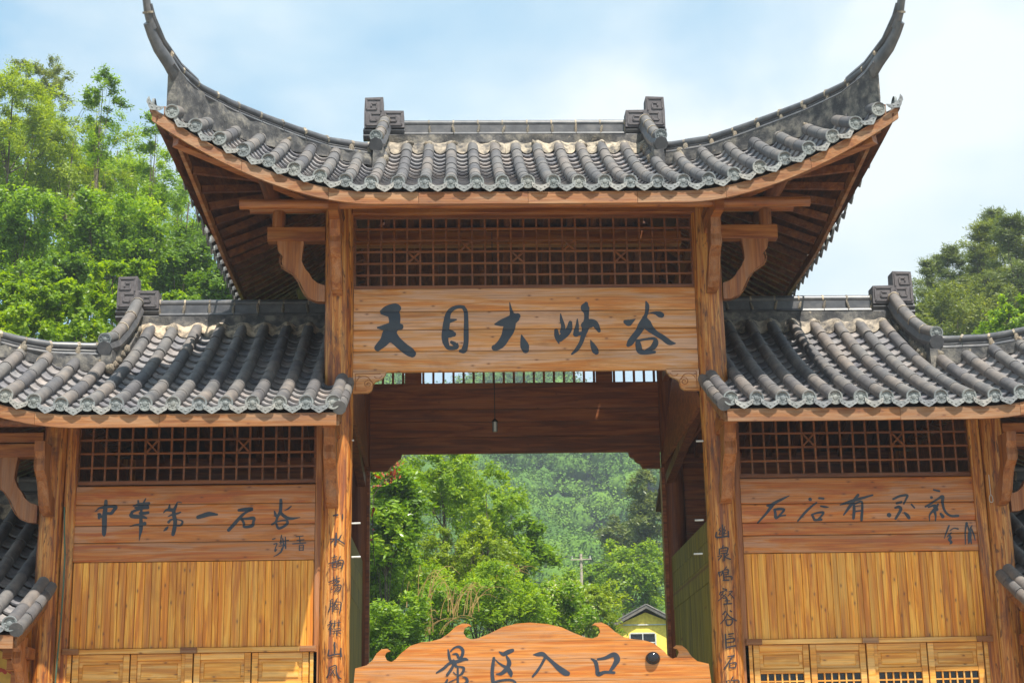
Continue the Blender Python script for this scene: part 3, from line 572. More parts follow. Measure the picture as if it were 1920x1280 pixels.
        mb = MB(); mb.solid(side, 36, 8, .04); obj('sheathing', mb, 'sheath', rf)
        mb = MB(); mb.solid(lambda u, v: side(u, v)+Vector((0, 0, .055)), 36, 8, .02); obj('tile_bedding', mb, 'tile', rf)
        mb = MB(); mb.solid(lambda u, v: front(u, v, True)+Vector((0, 0, .055)), 30, 8, .02); obj('tile_bedding', mb, 'tile', rf)
        # eave boards front: three lengths
        cuts = [smin, .85, 2.35, 3.5, 4.56] if len(sides) == 2 else [smin, .9, 2.35, 3.5, 4.56]
        if len(sides) == 2: cuts = [.0 if sg > 0 else .0, 1.35, 2.45, 3.5, 4.56]
        for a, b in zip(cuts[:-1], cuts[1:]):
            mb = MB(); n = 10; vs = []
            for i in range(n+1):
                s = a+.002+(b-a-.004)*i/n; z = zf(s, ye(s)); y = ye(s)+.028
                for (dy, dz_) in ((0, -.272), (0, -.120), (.045, -.120), (.045, -.272)): vs.append(wp(sg, s, y+dy, z+dz_))
            fs = []
            for i in range(n):
                for k in range(4): fs.append((i*4+k, i*4+(k+1) % 4, (i+1)*4+(k+1) % 4, (i+1)*4+k))
            fs += [(0, 1, 2, 3), tuple(n*4+k for k in range(4))]
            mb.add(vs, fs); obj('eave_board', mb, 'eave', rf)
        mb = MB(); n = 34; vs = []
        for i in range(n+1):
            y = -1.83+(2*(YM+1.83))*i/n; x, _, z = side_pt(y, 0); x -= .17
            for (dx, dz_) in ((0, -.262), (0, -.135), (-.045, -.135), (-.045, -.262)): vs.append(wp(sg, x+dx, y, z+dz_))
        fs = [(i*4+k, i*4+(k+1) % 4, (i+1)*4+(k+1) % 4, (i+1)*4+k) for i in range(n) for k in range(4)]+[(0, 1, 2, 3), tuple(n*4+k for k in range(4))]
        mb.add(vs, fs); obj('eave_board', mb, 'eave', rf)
        # rafters: straight along the side, fanned at the corners; front and back ones
        for i in range(27):
            yb = -.15 + (2*YM+.3)*i/26; t = (i-13)/13; ya = YM+t*3.9*(abs(t)**.15 if t else 0)
            A = wp(sg, *side_pt(ya, .13)); A.z -= .25; A.x = sg*(xs(ya)-.22+ox)
            xb = 2.35; B = wp(sg, xb, yb, 0)
            zt = side_pt(clamp(yb, -1.2, 5.5), clamp((xs(yb)-xb)/max(.05, xs(yb)-s_hip(yb)), 0, 1))[2] + dz
            B.z = min(zt, zf(xb, min(yb, 2*YM-yb))+dz)-.33
            mb = MB(); pr = []
            for q in range(6):
                p = A.lerp(B, q/5); sx_ = abs(p.x)-ox; yy_ = min(p.y, 2*YM-p.y)
                if yy_ < yhip(max(1.98, sx_)): lim = zf(sx_, yy_)+dz-.27
                else: lim = side_pt(p.y, clamp((xs(p.y)-sx_)/max(.05, xs(p.y)-s_hip(p.y))))[2]+dz-.27
                p.z = min(p.z, lim); pr.append(p)
            for p, q in zip(pr[:-1], pr[1:]): mb.beam(p, q+(q-p)*.02, .07, .09)
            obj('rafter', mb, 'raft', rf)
        nf = int((2.3-smin)/.36)
        for i in range(nf+1):
            s = smin+.12+(2.3-smin-.12)*i/nf
            for back in (False, True):
                ya, yb = ye(s)+.16, 2.05
                za, zb = zf(s, ya)-.26, zf(s, yb)-.26
                zm = zf(s, .4)-.26
                for (p, q) in (((ya, za), (.4, zm)), ((.4, zm), (yb, zb))):
                    P = wp(sg, s, p[0] if not back else 2*YM-p[0], p[1]); Q = wp(sg, s, q[0] if not back else 2*YM-q[0], q[1])
                    mb = MB(); mb.beam(P, Q, .08, .09); obj('rafter', mb, 'raft', rf)
        # hip ridge
        pts = [wp(sg, a, b, c+dzhip) for a, b, c in zip(HS, HY, HZ)]
        def hp(t, dzz=0):
            i = min(int(t), len(pts)-2); q = pts[i].lerp(pts[i+1], t-i); return q+Vector((0, 0, dzz))
        # mortar wall under it
        mb = MB(); n = 44; vs = []; T = 7.3
        for i in range(n+1):
            t = T*i/n; p = hp(t, -.17); s = abs(p.x)-ox; base = zf(s, p.y)+dz-.12
            if base > p.z-.05: base = p.z-.05
            d = (hp(min(t+.1, T+.1))-hp(t)); nn = Vector((-d.y, d.x, 0)).normalized()
            for k in range(6):
                z = base+(p.z-base)*k/5; nz_ = .045*mnoise.noise(Vector((t*3, z*4, sg*3+ox)))
                vs.append((p.x+nn.x*(.075+nz_), p.y+nn.y*(.075+nz_), z))
            for k in range(6):
                z = p.z+(base-p.z)*k/5; vs.append((p.x-nn.x*.075, p.y-nn.y*.075, z))
        fs = [(i*12+k, i*12+(k+1) % 12, (i+1)*12+(k+1) % 12, (i+1)*12+k) for i in range(n) for k in range(12)]+[tuple(range(12)), tuple(n*12+k for k in range(12))]
        mb.add(vs, fs); obj('mortar_wall', mb, 'wallm', rf, True)
        segs = 11
        for i in range(segs):
            t0, t1 = 7.6*i/segs, 7.6*(i+1)/segs-.02
            mb = MB(); mb.tube([hp(t0+(t1-t0)*k/4, -.05) for k in range(5)], [.056, .055, .054, .052, .050], 10); obj('ridge_tile', mb, 'ridge', rf, True)
            mb = MB(); mb.tube([hp(t0+(t1-t0)*k/4, -.115) for k in range(5)], .036, 6); obj('ridge_band', mb, 'ridge', rf, True)
            mb = MB(); mb.tube([hp(t0+(t1-t0)*k/4, -.175) for k in range(5)], [.046]*5, 8, flat=1.75); obj('ridge_moulding', mb, 'ridge', rf, True)
            p = hp(t1, -.05+j(.008)); q = hp(t1+.03, -.05); d = (q-p).normalized()*rr.uniform(.012, .022)
            mb = MB(); mb.tube([p-d, p+d], rr.uniform(.058, .063), 8); obj('mortar_joint', mb, 'mortar', rf, True)
            if i % 2 == rr.randint(0, 1):
                o = link('mortar', rr.choice(BLOB), rf); o.location = hp(t1, -.14)+Vector((0, -.05, 0)); o.scale = (.04, .03, .075)
        # upturned horn
        h = [hp(6.7, -.20), hp(7.1, -.19), hp(7.6, -.16), hp(8.1, -.13)+Vector((sg*.03, 0, 0)), hp(8.6, -.10)+Vector((sg*.05, 0, 0)), hp(9.0, -.07)+Vector((sg*.055, 0, 0))]
        mb = MB(); mb.tube(h, [.120, .114, .107, .100, .092, .085], 10, flat=.6); obj('ridge_horn', mb, 'ridge', rf, True)
        h2 = [hp(8.7, -.06)+Vector((sg*.035, 0, 0)), hp(9.3, -.04)+Vector((sg*.035, 0, 0)), hp(10, 0)+Vector((sg*.03, 0, 0)), hp(10.5, 0)+Vector((sg*.03, 0, 0)), hp(11, 0)+Vector((sg*.04, 0, 0))]
        mb = MB(); mb.tube(h2, [.076, .068, .060, .052, .040], 10, flat=.7); obj('ridge_horn', mb, 'ridge', rf, True)
        mb = MB(); p = h2[1]; mb.tube([p, p+(h2[2]-h2[1])*.12], .088, 10, flat=.75); obj('mortar_joint', mb, 'mortar', rf, True)
        mb = MB(); mb.tube([hp(6.2, -.02), hp(7.0, -.0), hp(8.0, .0), hp(9, 0), hp(9.6, 0)], [.05, .05, .045, .04, .03], 8); obj('ridge_tile', mb, 'ridge', rf, True)
        # gable-edge ridge that comes down the slope
        g = [wp(sg, *q) for q in GP]
        for i in range(4):
            a, b = g[i], g[i+1]
            mb = MB(); mb.tube([b, a], [.084, .078], 10); obj('ridge_tile', mb, 'tile', rf, True)
            lo = Vector((0, 0, -.12)); mb = MB(); mb.tube([b+lo, a+lo], [.10, .10], 8); obj('ridge_moulding', mb, 'ridge', rf, True)
            mb = MB(); d = (b-a)*.03; mb.tube([a-d, a+d], .088, 10); obj('mortar_joint', mb, 'mortar', rf, True)
        o = link('tile_end', DISC, rf, frame(g[-1]+Vector((0, -.02, 0)), (0, 1, .25), (0, 0, 1)))
        mb = MB(); vs = []
        for i in range(9):
            y = 2.05-(2.02-GP[-1][1])*i/8; top = float(np.interp(y, [q[1] for q in GP[::-1]], [q[2] for q in GP[::-1]]))-.1
            bot = zf(1.98, y)-.10
            for x_, z_ in ((1.90, bot), (1.90, top), (2.04, top), (2.04, bot)):
                vs.append(wp(sg, x_+.03*mnoise.noise(Vector((y*4, z_*5, 1))), y, z_))
        fs = [(i*4+k, i*4+(k+1) % 4, (i+1)*4+(k+1) % 4, (i+1)*4+k) for i in range(8) for k in range(4)]+[(0, 1, 2, 3), (32, 33, 34, 35)]
        mb.add(vs, fs); obj('mortar_wall', mb, 'wallm', rf)
        for q in range(14):
            y = rr.uniform(GP[-1][1], 1.95); o = link('mortar', rr.choice(BLOB), rf); o.location = wp(sg, 1.90+j(.02), y, zf(1.9, y)+.02); rb = rr.uniform(.04, .075); o.scale = (rb, rb*1.3, rb)
        mb = MB(); mb.prism([(1.1, zf(1.9, 1.1)), (YM, 10.72), (2*YM-1.1, zf(1.9, 1.1))], 1.86, 1.90, lambda a, b, t: tuple(wp(sg, t, a, b))); obj('gable_wall', mb, 'wallm', rf)
        # stepped ridge-end ornament with fret lines
        X = lambda s: s
        poly = [(1.64, 10.86), (2.235, 10.86), (2.235, 11.12), (2.225, 11.335), (1.955, 11.345), (1.95, 11.13), (1.65, 11.125)]
        mb = MB(); mb.prism(poly, YM-.13, YM+.13, lambda a, b, t: tuple(wp(sg, a, t, b)))
        obj('ridge_ornament', mb, 'orn', rf)
        def fret(pts_, wd=.014):
            mb = MB()
            for (a, b), (c, d) in zip(pts_[:-1], pts_[1:]):
                mb.beam(wp(sg, a, YM-.133, b), wp(sg, c, YM-.133, d), wd, .02, (0, -1, 0))
            obj('fret_line', mb, 'orn', rf)
        fret([(1.985, 11.12), (1.985, 11.31), (2.20, 11.31), (2.20, 11.15), (2.05, 11.15), (2.05, 11.24), (2.13, 11.24), (2.13, 11.19)], .022)
        fret([(2.205, 11.10), (2.205, 10.90), (1.985, 10.90), (1.985, 11.08), (2.14, 11.08), (2.14, 10.97), (2.05, 10.97), (2.05, 11.03)], .022)
        fret([(1.93, 10.90), (1.68, 10.90), (1.68, 11.095), (1.92, 11.095), (1.92, 10.96), (1.76, 10.96), (1.76, 11.03), (1.85, 11.03)], .022)
        for zc, r_ in ((10.82, .055), (10.74, .05)):
            mb = MB(); mb.tube([wp(sg, 1.64, YM-.02, zc), wp(sg, 2.25, YM-.02, zc)], r_, 8, flat=1.8); obj('ridge_moulding', mb, 'ridge', rf, True)
    # main ridge
    a = (smin if len(sides) == 1 else -1.64); b = 1.64
    sg = sides[0] if len(sides) == 1 else 1
    n = max(1, round((b-a)/.375)); st = (b-a)/n
    for i in range(n):
        p = a+st*i; q = p+st
        mb = MB(); mb.tube([wp(sg, p, YM, 10.965), wp(sg, q-.012, YM, 10.965)], [.056, .053], 10); obj('ridge_tile', mb, 'ridge', rf, True)
        mb = MB(); mb.tube([wp(sg, p, YM-.03, 10.775), wp(sg, q-.01, YM-.03, 10.775)], .042, 8, flat=1.4); obj('ridge_moulding', mb, 'ridge', rf, True)
        mb = MB(); mb.tube([wp(sg, q-.018, YM, 10.965), wp(sg, q+.006, YM, 10.965)], .060, 10); obj('mortar_joint', mb, 'mortar', rf, True)
        o = link('mortar', rr.choice(BLOB), rf); o.location = wp(sg, q+j(.01), YM-.06, 10.85+j(.02)); o.scale = (.022, .02, .085); o.rotation_euler = (0, j(.3), 0)
    mb = MB(); x0, x1 = sorted((sg*(a+ox), sg*(b+ox))); mb.box(x0, x1, YM-.045, YM+.045, 10.80+dz, 10.93+dz); obj('ridge_band', mb, 'ridge', rf)
    mb = MB(); vs = []; n = 60
    for i in range(n+1):
        s = a-.28*(len(sides)-1)+(b+.28-a+.28*(len(sides)-1))*i/n
        for z in (10.30, 10.42, 10.52, 10.62, 10.745):
            vs.append(wp(sg, s, YM-.12+.05*mnoise.noise(Vector((s*3, z*6, ox)))-.9*max(0, 10.52-z), z))
    fs = [(i*5+k, i*5+k+1, (i+1)*5+k+1, (i+1)*5+k) for i in range(n) for k in range(4)]
    o_ = len(vs)
    vs += [wp(sg, a-.28*(len(sides)-1)+(b+.28-a+.28*(len(sides)-1))*i/n, YM+.12, z) for i in range(n+1) for z in (10.745, 10.3)]
    fs += [(i*5+4, o_+2*i, o_+2*i+2, (i+1)*5+4) for i in range(n)]+[(o_+2*i, o_+2*i+1, o_+2*i+3, o_+2*i+2) for i in range(n)]
    mb.add(vs, fs); obj('mortar_wall', mb, 'wallm', rf)
    # inner verge
    if len(sides) == 1:
        sg = sides[0]; s = smin-.035
        yv = ye(s)-.0
        for kk in range(9):
            A = wp(sg, s, yv+kk*.38, zf(s, yv+kk*.38)-.07); B = wp(sg, s, yv+kk*.38+.37, zf(s, yv+kk*.38+.37)-.07)
            mb = MB(); mb.tube([A, B], [.085, .078], 10); obj('verge_tile', mb, 'tile', rf, True)
        mb = MB(); vs = []
        for kk in range(12):
            y = yv+.09+kk*.3; z = zf(s, y)
            for dx, dd in ((0, -.30), (0, -.10), (.05, -.10), (.05, -.30)): vs.append(wp(sg, s+.01+dx, y, z+dd))
        fs = [(i*4+k, i*4+(k+1) % 4, (i+1)*4+(k+1) % 4, (i+1)*4+k) for i in range(11) for k in range(4)]+[(0, 1, 2, 3), (44, 45, 46, 47)]
        mb.add(vs, fs); obj('verge_board', mb, 'eave', rf)
    return rf

# ------------------------------------------------------------------ common timber pieces
def column(parent, x, y, r, z1, seed, name='column', mat='log'):
    rr = random.Random(seed); mb = MB(); n = 22; k = 60; vs = []
    for i in range(k+1):
        z = z1*i/k; rz = r*(1.03-.06*i/k)
        for j in range(n):
            a = 2*math.pi*j/n
            q = 1+.030*mnoise.noise(Vector((math.cos(a)*2+seed, math.sin(a)*2, z*2.2)))+.022*mnoise.noise(Vector((math.cos(a)*5, math.sin(a)*5+seed, z*9)))
            vs.append((x+rz*q*math.cos(a)+.012*math.sin(z*.9+seed), y+rz*q*math.sin(a), z))
    fs = [(i*n+j, i*n+(j+1) % n, (i+1)*n+(j+1) % n, (i+1)*n+j) for i in range(k) for j in range(n)]+[tuple(range(n))[::-1], tuple(k*n+j for j in range(n))]
    mb.add(vs, fs); return obj(name, mb, mat, parent, True)
SB = [(-3.234, 8.377), (-3.22, 8.26), (-3.153, 8.178), (-3.165, 8.10), (-3.151, 8.03), (-3.09, 7.985), (-3.003, 7.929), (-2.93, 7.83), (-2.882, 7.724), (-2.84, 7.65), (-2.78, 7.585), (-2.70, 7.555), (-2.60, 7.55),
      (-2.60, 7.77), (-2.69, 7.80), (-2.766, 7.862), (-2.80, 7.93), (-2.86, 8.00), (-2.909, 8.111), (-2.90, 8.22), (-2.879, 8.377)]
SBR = [(abs(a)-2.42, b-8.377) for a, b in SB]        # distance from column axis, drop from the arm
def bracket(parent, cx, cz, dirv, scale=1.0, w=.11, lab=None):
    """S-curved strut; dirv unit vector away from the column"""
    mb = MB(); d = Vector(dirv); p = Vector((-d.y, d.x, 0))
    def fn(a, b, t):
        q = Vector((cx, 0, cz+b*scale))+d*(a*scale+(.0 if scale == 1 else 0))+p*t; return tuple(q)
    mb.prism(SBR, -w/2, w/2, fn)
    o = obj('curved_bracket', mb, 'beamz', parent)
    # incised edge line as a thin proud moulding on both faces
    mb = MB()
    for sgn in (-1, 1):
        L = [fn(a+.03, b+.02, sgn*(w/2+.001)) for a, b in SBR[2:12]]
        mb.tube(L, .006, 5)
    obj('edge_moulding', mb, 'beamz', o)
    return o
def lattice(parent, x0, x1, z0, z1, nx, nz_, motifs, y=.02, bw=.024):
    la = empty('lattice', parent=parent)
    dx = (x1-x0)/nx; dz_ = (z1-z0)/nz_
    cells = {}
    for (i, j) in motifs: cells[(i, j)] = 1
    rr = random.Random(int(x0*100))
    for i in range(nx+1):
        x = x0+dx*i
        mb = MB(); mb.box(x-bw/2, x+bw/2, y-.012, y+.018, z0, z1); obj('lattice_bar', mb, 'lattice', la)
    for j in range(nz_+1):
        z = z0+dz_*j+rr.uniform(-.003, .003)
        # broken where a motif cell straddles
        mb = MB(); mb.box(x0, x1, y-.016, y+.014, z-bw/2, z+bw/2); obj('lattice_bar', mb, 'lattice', la)
    for (i, j) in motifs:
        a, b, c, d = x0+dx*i, x0+dx*(i+1), z0+dz_*j, z0+dz_*(j+1)
        for p, q in (((a, c), (b, d)), ((a, d), (b, c))):
            mb = MB(); mb.beam((p[0], y-.004, p[1]), (q[0], y-.004, q[1]), bw*.9, .03 if p[1] < q[1] else .036, (0, -1, 0)); obj('lattice_bar', mb, 'lattice', la)
    f = .04
    for a, b, c, d in ((x0-f, x1+f, z1, z1+f), (x0-f, x1+f, z0-f, z0), (x0-f, x0, z0, z1), (x1, x1+f, z0, z1)):
        mb = MB(); mb.box(a, b, y-.03, y+.03, c, d); obj('lattice_frame', mb, 'lattice', la)
    return la
PROF_T = [0, .05, .46, .54, .95, 1]; PROF_B = [0, .45, 1, 1, .40, 0]
def slab_y(zs_, z, bulge):
    for a, b in zip(zs_[1:], zs_[:-1]):
        if a <= z <= b: return bulge*float(np.interp((z-a)/(b-a), PROF_T, PROF_B))
    return 0
def slabs(parent, name, x0, x1, zs_, y0, th, mat, bulge=.018):
    bo = empty(name, parent=parent)
    for b, a in zip(zs_[:-1], zs_[1:]):
        mb = MB(); a2, b2 = a+.0035, b-.0035; pf = [(y0-bulge*q, a2+(b2-a2)*t) for t, q in zip(PROF_T, PROF_B)]+[(y0+th, b2), (y0+th, a2)]
        mb.prism(pf, x0, x1, lambda p, q, t: (t, p, q)); obj('plank', mb, mat, bo)
    return bo
def boards(parent, name, x0, x1, zs_, y0, th, mat, seed=1, name2='plank'):
    bo = empty(name, parent=parent); rr = random.Random(seed)
    for a, b in zip(zs_[:-1], zs_[1:]):
        a, b = min(a, b), max(a, b); d = rr.uniform(0, .006)
        mb = MB(); mb.box(x0, x1, y0-d, y0+th, a+.0025, b-.0025, .005); obj(name2, mb, mat, bo)
    return bo
def chars(parent, data, place, mat, depth0=.002, wk=1.0, prof=False):
    for ox, oy, sc, st in data:
        mb = strokes_mesh(st, ox, oy, sc, place, depth0, wk, prof); o = obj('painted_character', mb, mat, parent, fix=False)

# ================================================================== ground
def sstep(a, b, x): t = clamp((x-a)/(b-a)); return t*t*(3-2*t)
def terr(x, y):
    l = 13*sstep(-5, -22, x)*sstep(7, 26, y)+16*sstep(-20, -60, x)*sstep(5, 60, y)
    r = 15*sstep(9, 30, x)*sstep(12, 60, y)+12*sstep(30, 80, x)*sstep(10, 80, y)
    c = 5*sstep(25, 75, y)+clamp(62-.25*(x-2), 42, 70)*sstep(95, 290, y)+5.5*sstep(95, 130, y)*(math.sin(x*.16+y*.045)*.6+mnoise.noise(Vector((x*.045, y*.03, 3)))*1.6)
    h = max(max(l, r)*(1-sstep(75, 150, y)), c)+.02*c
    return h+(1.2*mnoise.noise(Vector((x*.05, y*.05, 0))) if y > 9 else 0)*sstep(9, 16, y)
mb = MB(); xsr = np.concatenate([np.linspace(-700, -260, 6), np.linspace(-240, 240, 97), np.linspace(260, 700, 6)]); ysr = np.concatenate([np.linspace(-500, -30, 8), np.linspace(-20, 60, 41), np.linspace(64, 420, 60), np.linspace(460, 800, 5)])
vs = [(x, y, terr(x, y)-.02) for x in xsr for y in ysr]; ny_ = len(ysr)
fs = [(i*ny_+j, (i+1)*ny_+j, (i+1)*ny_+j+1, i*ny_+j+1) for i in range(len(xsr)-1) for j in range(ny_-1)]
mb.add(vs, fs); g = obj('ground', mb, 'earth', None, True, fix=False); g['kind'] = 'structure'
mb = MB(); mb.box(-30, 30, -45, 7.0, -.015, .004); g = obj('paving', mb, 'paving'); g['kind'] = 'structure'

# ================================================================== central gate
gate = empty('central_gate', 'tall central timber gate tower with grey tiled roof and upturned corners over the open passage', 'gate')
CXm, CXo, DB = 2.42, 5.95, 4.34
build_roof(gate, [1, -1], 0, 0, 0)
cols = {}
for sx in (-1, 1):
    cols[sx] = column(gate, sx*CXm, 0, .19, 9.0, 3+sx)
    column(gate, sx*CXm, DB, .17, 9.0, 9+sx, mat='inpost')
    column(gate, sx*5.95, 0, .001, .01, 1) if False else None
# beam over the lattice, through beams and arms on the outside of the columns
def xbeam(name, x0, x1, y, z, h, d, mat='beam', parent=gate, r=None):
    mb = MB()
    if r: mb.tube([(x0, y, z), ((x0+x1)/2, y, z+.004), (x1, y, z)], [r, r*1.02, r*.98], 14)
    else: mb.box(x0, x1, y-d/2, y+d/2, z-h/2, z+h/2, .006)
    return obj(name, mb, mat, parent, bool(r))
xbeam('architrave', -2.25, 2.25, .0, 8.83, .17, .2)
for sx in (-1, 1):
    a, b = sorted((sx*2.59, sx*3.60))
    xbeam('outrigger_log', a, b, 0, 8.87, 0, 0, r=.088)
    a, b = sorted((sx*2.60, sx*3.36))
    xbeam('outrigger_arm', a, b, 0, 8.48, .19, .16)
    bracket(gate, sx*CXm, 8.385, (sx, 0, 0))
    bracket(gate, sx*CXm, 8.42, (0, -1, 0), 1.0, .13)
    # purlins running front to back under the side eave, and stub post between arm and log
    mb = MB(); mb.tube([(sx*3.30, -.95, 8.97), (sx*3.30, 5.3, 8.97)], .105, 14); obj('purlin', mb, 'raft', gate, True)
    mb = MB(); mb.tube([(sx*3.22, 0, 8.575), (sx*3.22, 0, 8.80)], .085, 12); obj('stub_post', mb, 'beamz', gate, True)
    mb = MB(); mb.box(sx*CXm-.06, sx*CXm+.06, -1.12, -.18, 8.42, 8.60); obj('outrigger_arm', mb, 'beam', gate)
    mb = MB(); mb.tube([(sx*CXm, -.75, 8.66), (sx*CXm, 5.1, 8.66)], .080, 12); obj('purlin', mb, 'raft', gate, True)
    # hip rafter
    mb = MB(); mb.beam((sx*2.45, .0, 8.86), (sx*4.30, -1.66, 9.16), .13, .17); obj('hip_rafter', mb, 'beam', gate)
    mb = MB(); mb.beam((sx*2.45, DB, 8.86), (sx*4.30, DB+1.66, 9.16), .13, .17); obj('hip_rafter', mb, 'beam', gate)
xbeam('eave_purlin', -3.6, 3.6, -.98, 8.56, 0, 0, r=.065)
xbeam('ridge_purlin', -2.2, 2.2, YM, 10.28, 0, 0, r=.10)
for y in (1.1, 3.24): xbeam('inner_purlin', -2.3, 2.3, y, 9.62, 0, 0, r=.085)
xbeam('tie_beam', -2.4, 2.4, YM, 9.15, .2, .16)
xbeam('rear_architrave', -2.3, 2.3, DB, 8.8, .2, .16)
# lattice above the name board
lattice(gate, -2.215, 2.215, 7.775, 8.72, 26, 6, [(4, 2), (12, 2), (16, 3), (20, 2), (8, 3)])
# name board of five planks with five characters
zz = [7.73]+[at(980, v, 0)[1] for v in (584, 618, 658)]+[6.615]
zz[0] = at(980, 541, 0)[1]
nb = slabs(gate, 'name_board', -2.225, 2.225, zz, -.03, .06, 'sign')
nb['label'] = 'wide planked name board with five large brush characters'
chars(nb, TXT_MAIN, lambda u, v, o: (lambda p: (p[0], -.030-slab_y(zz, p[1], .018)-o, p[1]))(at(u, v, -.045)), 'paint', .003, 1.0, True)
# carved corner brackets below it
for sx in (-1, 1):
    poly = [(2.225, 6.61), (1.80, 6.61), (1.82, 6.56), (1.86, 6.52), (1.93, 6.49), (1.965, 6.46), (1.97, 6.41), (1.985, 6.37), (2.03, 6.34), (2.225, 6.335)]
    mb = MB(); mb.prism([(sx*a, b) for a, b in poly], -.07, .0); cb = obj('carved_bracket', mb, 'sign', gate)
    mb = MB(); y = -.072
    def cv(a0, a1, cx_, cz_, r0, r1, n=16): return [(sx*(cx_+(r0+(r1-r0)*i/n)*math.cos(a0+(a1-a0)*i/n)), y, cz_+(r0+(r1-r0)*i/n)*math.sin(a0+(a1-a0)*i/n)) for i in range(n+1)]
    mb.tube(cv(0, 2*math.pi*1.6, 2.03, 6.45, .012, .065, 26), .0045, 4)
    mb.tube(cv(R_(20), R_(170), 2.09, 6.46, .09, .10), .0045, 4)
    mb.tube(cv(R_(200), R_(330), 1.90, 6.58, .05, .06), .0045, 4)
    mb.tube([(sx*2.19, y, 6.585), (sx*1.87, y, 6.585)], .0045, 4); mb.tube([(sx*2.19, y, 6.585), (sx*2.19, y, 6.365), (sx*2.04, y, 6.365)], .0045, 4)
    obj('scroll_line', mb, 'beam', cb)
# rear plank wall over the far opening, with bars above and stepped brackets below
zr = [6.42, 6.72, 6.92, 7.13, 7.53]
bw_ = boards(gate, 'rear_plank_band', -2.25, 2.25, [6.40, 6.66, 6.90, 7.10, 7.52], DB-.03, .06, 'back', 5)
mb = MB()
rb = empty('rear_bar_grille', parent=gate)
nb_ = 27
for i in range(nb_+1):
    x = -2.05+4.25*i/nb_; wd = .055 if i not in (3, 22) else .16
    mb = MB(); mb.box(x-.018 if wd < .1 else x-.13, x+.018 if wd < .1 else x+.13, DB-.02, DB+.02, 7.52, 7.86); obj('grille_bar', mb, 'back', rb)
mb = MB(); mb.box(-2.25, 2.25, DB-.05, DB+.05, 7.86, 8.2); obj('grille_rail', mb, 'back', rb)
for sx in (-1, 1):
    poly = [(2.24, 6.40), (1.75, 6.40), (1.77, 6.33), (1.83, 6.30), (1.87, 6.24), (1.93, 6.21), (1.97, 6.14), (2.24, 6.14)]
    mb = MB(); mb.prism([(sx*a, b) for a, b in poly], DB-.04, DB+.04); obj('stepped_bracket', mb, 'back', gate)
    # rear jambs
    mb = MB(); mb.box(min(sx*2.24, sx*2.34), max(sx*2.24, sx*2.34), DB-.1, DB+.1, 0, 6.14); obj('rear_jamb', mb, 'back', gate)
    # passage side walls: upright olive planks, then lengthwise boards, open and dark above
    sw = empty('passage_wall', parent=gate)
    x = sx*2.36
    for i in range(20):
        y0 = .17+i*.2; mb = MB(); mb.box(x-.02, x+.02, y0+.002, min(y0+.198, DB-.1), 0, 3.96); obj('plank', mb, 'olive', sw)
    for i in range(3):
        mb = MB(); mb.box(x-.023, x+.023, .17, DB-.12, 3.965+.262*i, 3.965+.262*(i+1)-.005); obj('plank', mb, 'olive', sw)
    mb = MB(); mb.beam((x, .15, 6.42), (x, DB-.1, 5.95), .12, .15); obj('brace', mb, 'inpost', gate)
    mb = MB(); mb.box(x-.05, x+.05, .1, DB-.1, 7.5, 7.7); obj('side_rail', mb, 'back', gate)
    sw2 = empty('upper_side_wall', parent=gate)
    for i in range(12):
        mb = MB(); mb.box(x-.02+sx*.12, x+.02+sx*.12, .15, DB-.1, 6.2+i*.2, 6.2+i*.2+.196); obj('plank', mb, 'back', sw2)
# couplets on the columns
def on_col(cx_, r):
    def f(u, v, o):
        x, z = at(u, v, -.18); rz = r*(1.03-.06*z/9)*1.022+.004+o; d = clamp((x-cx_)/rz, -.97, .97)
        return (cx_+rz*d, -rz*math.sqrt(1-d*d), z)
    return f
chars(cols[-1], TXT_COL_L, on_col(-CXm, .19), 'ink', .002, 1.45)
chars(cols[1], TXT_COL_R, on_col(CXm, .19), 'ink', .002, 1.45)
# pale pegs standing out of the columns
for u, v, du in ((655, 826, 9), (1312, 827, -9), (667, 981, 9), (667, 1044, 9), (1310, 975, -8), (1308, 1038, -8), (653, 447, -0)):
    x, z = at(u, v, -.02); mb = MB(); mb.tube([(x-.05, -.03, z), (x+.06, -.03, z+.003)], .012, 8); obj('peg', mb, 'white', gate, True)

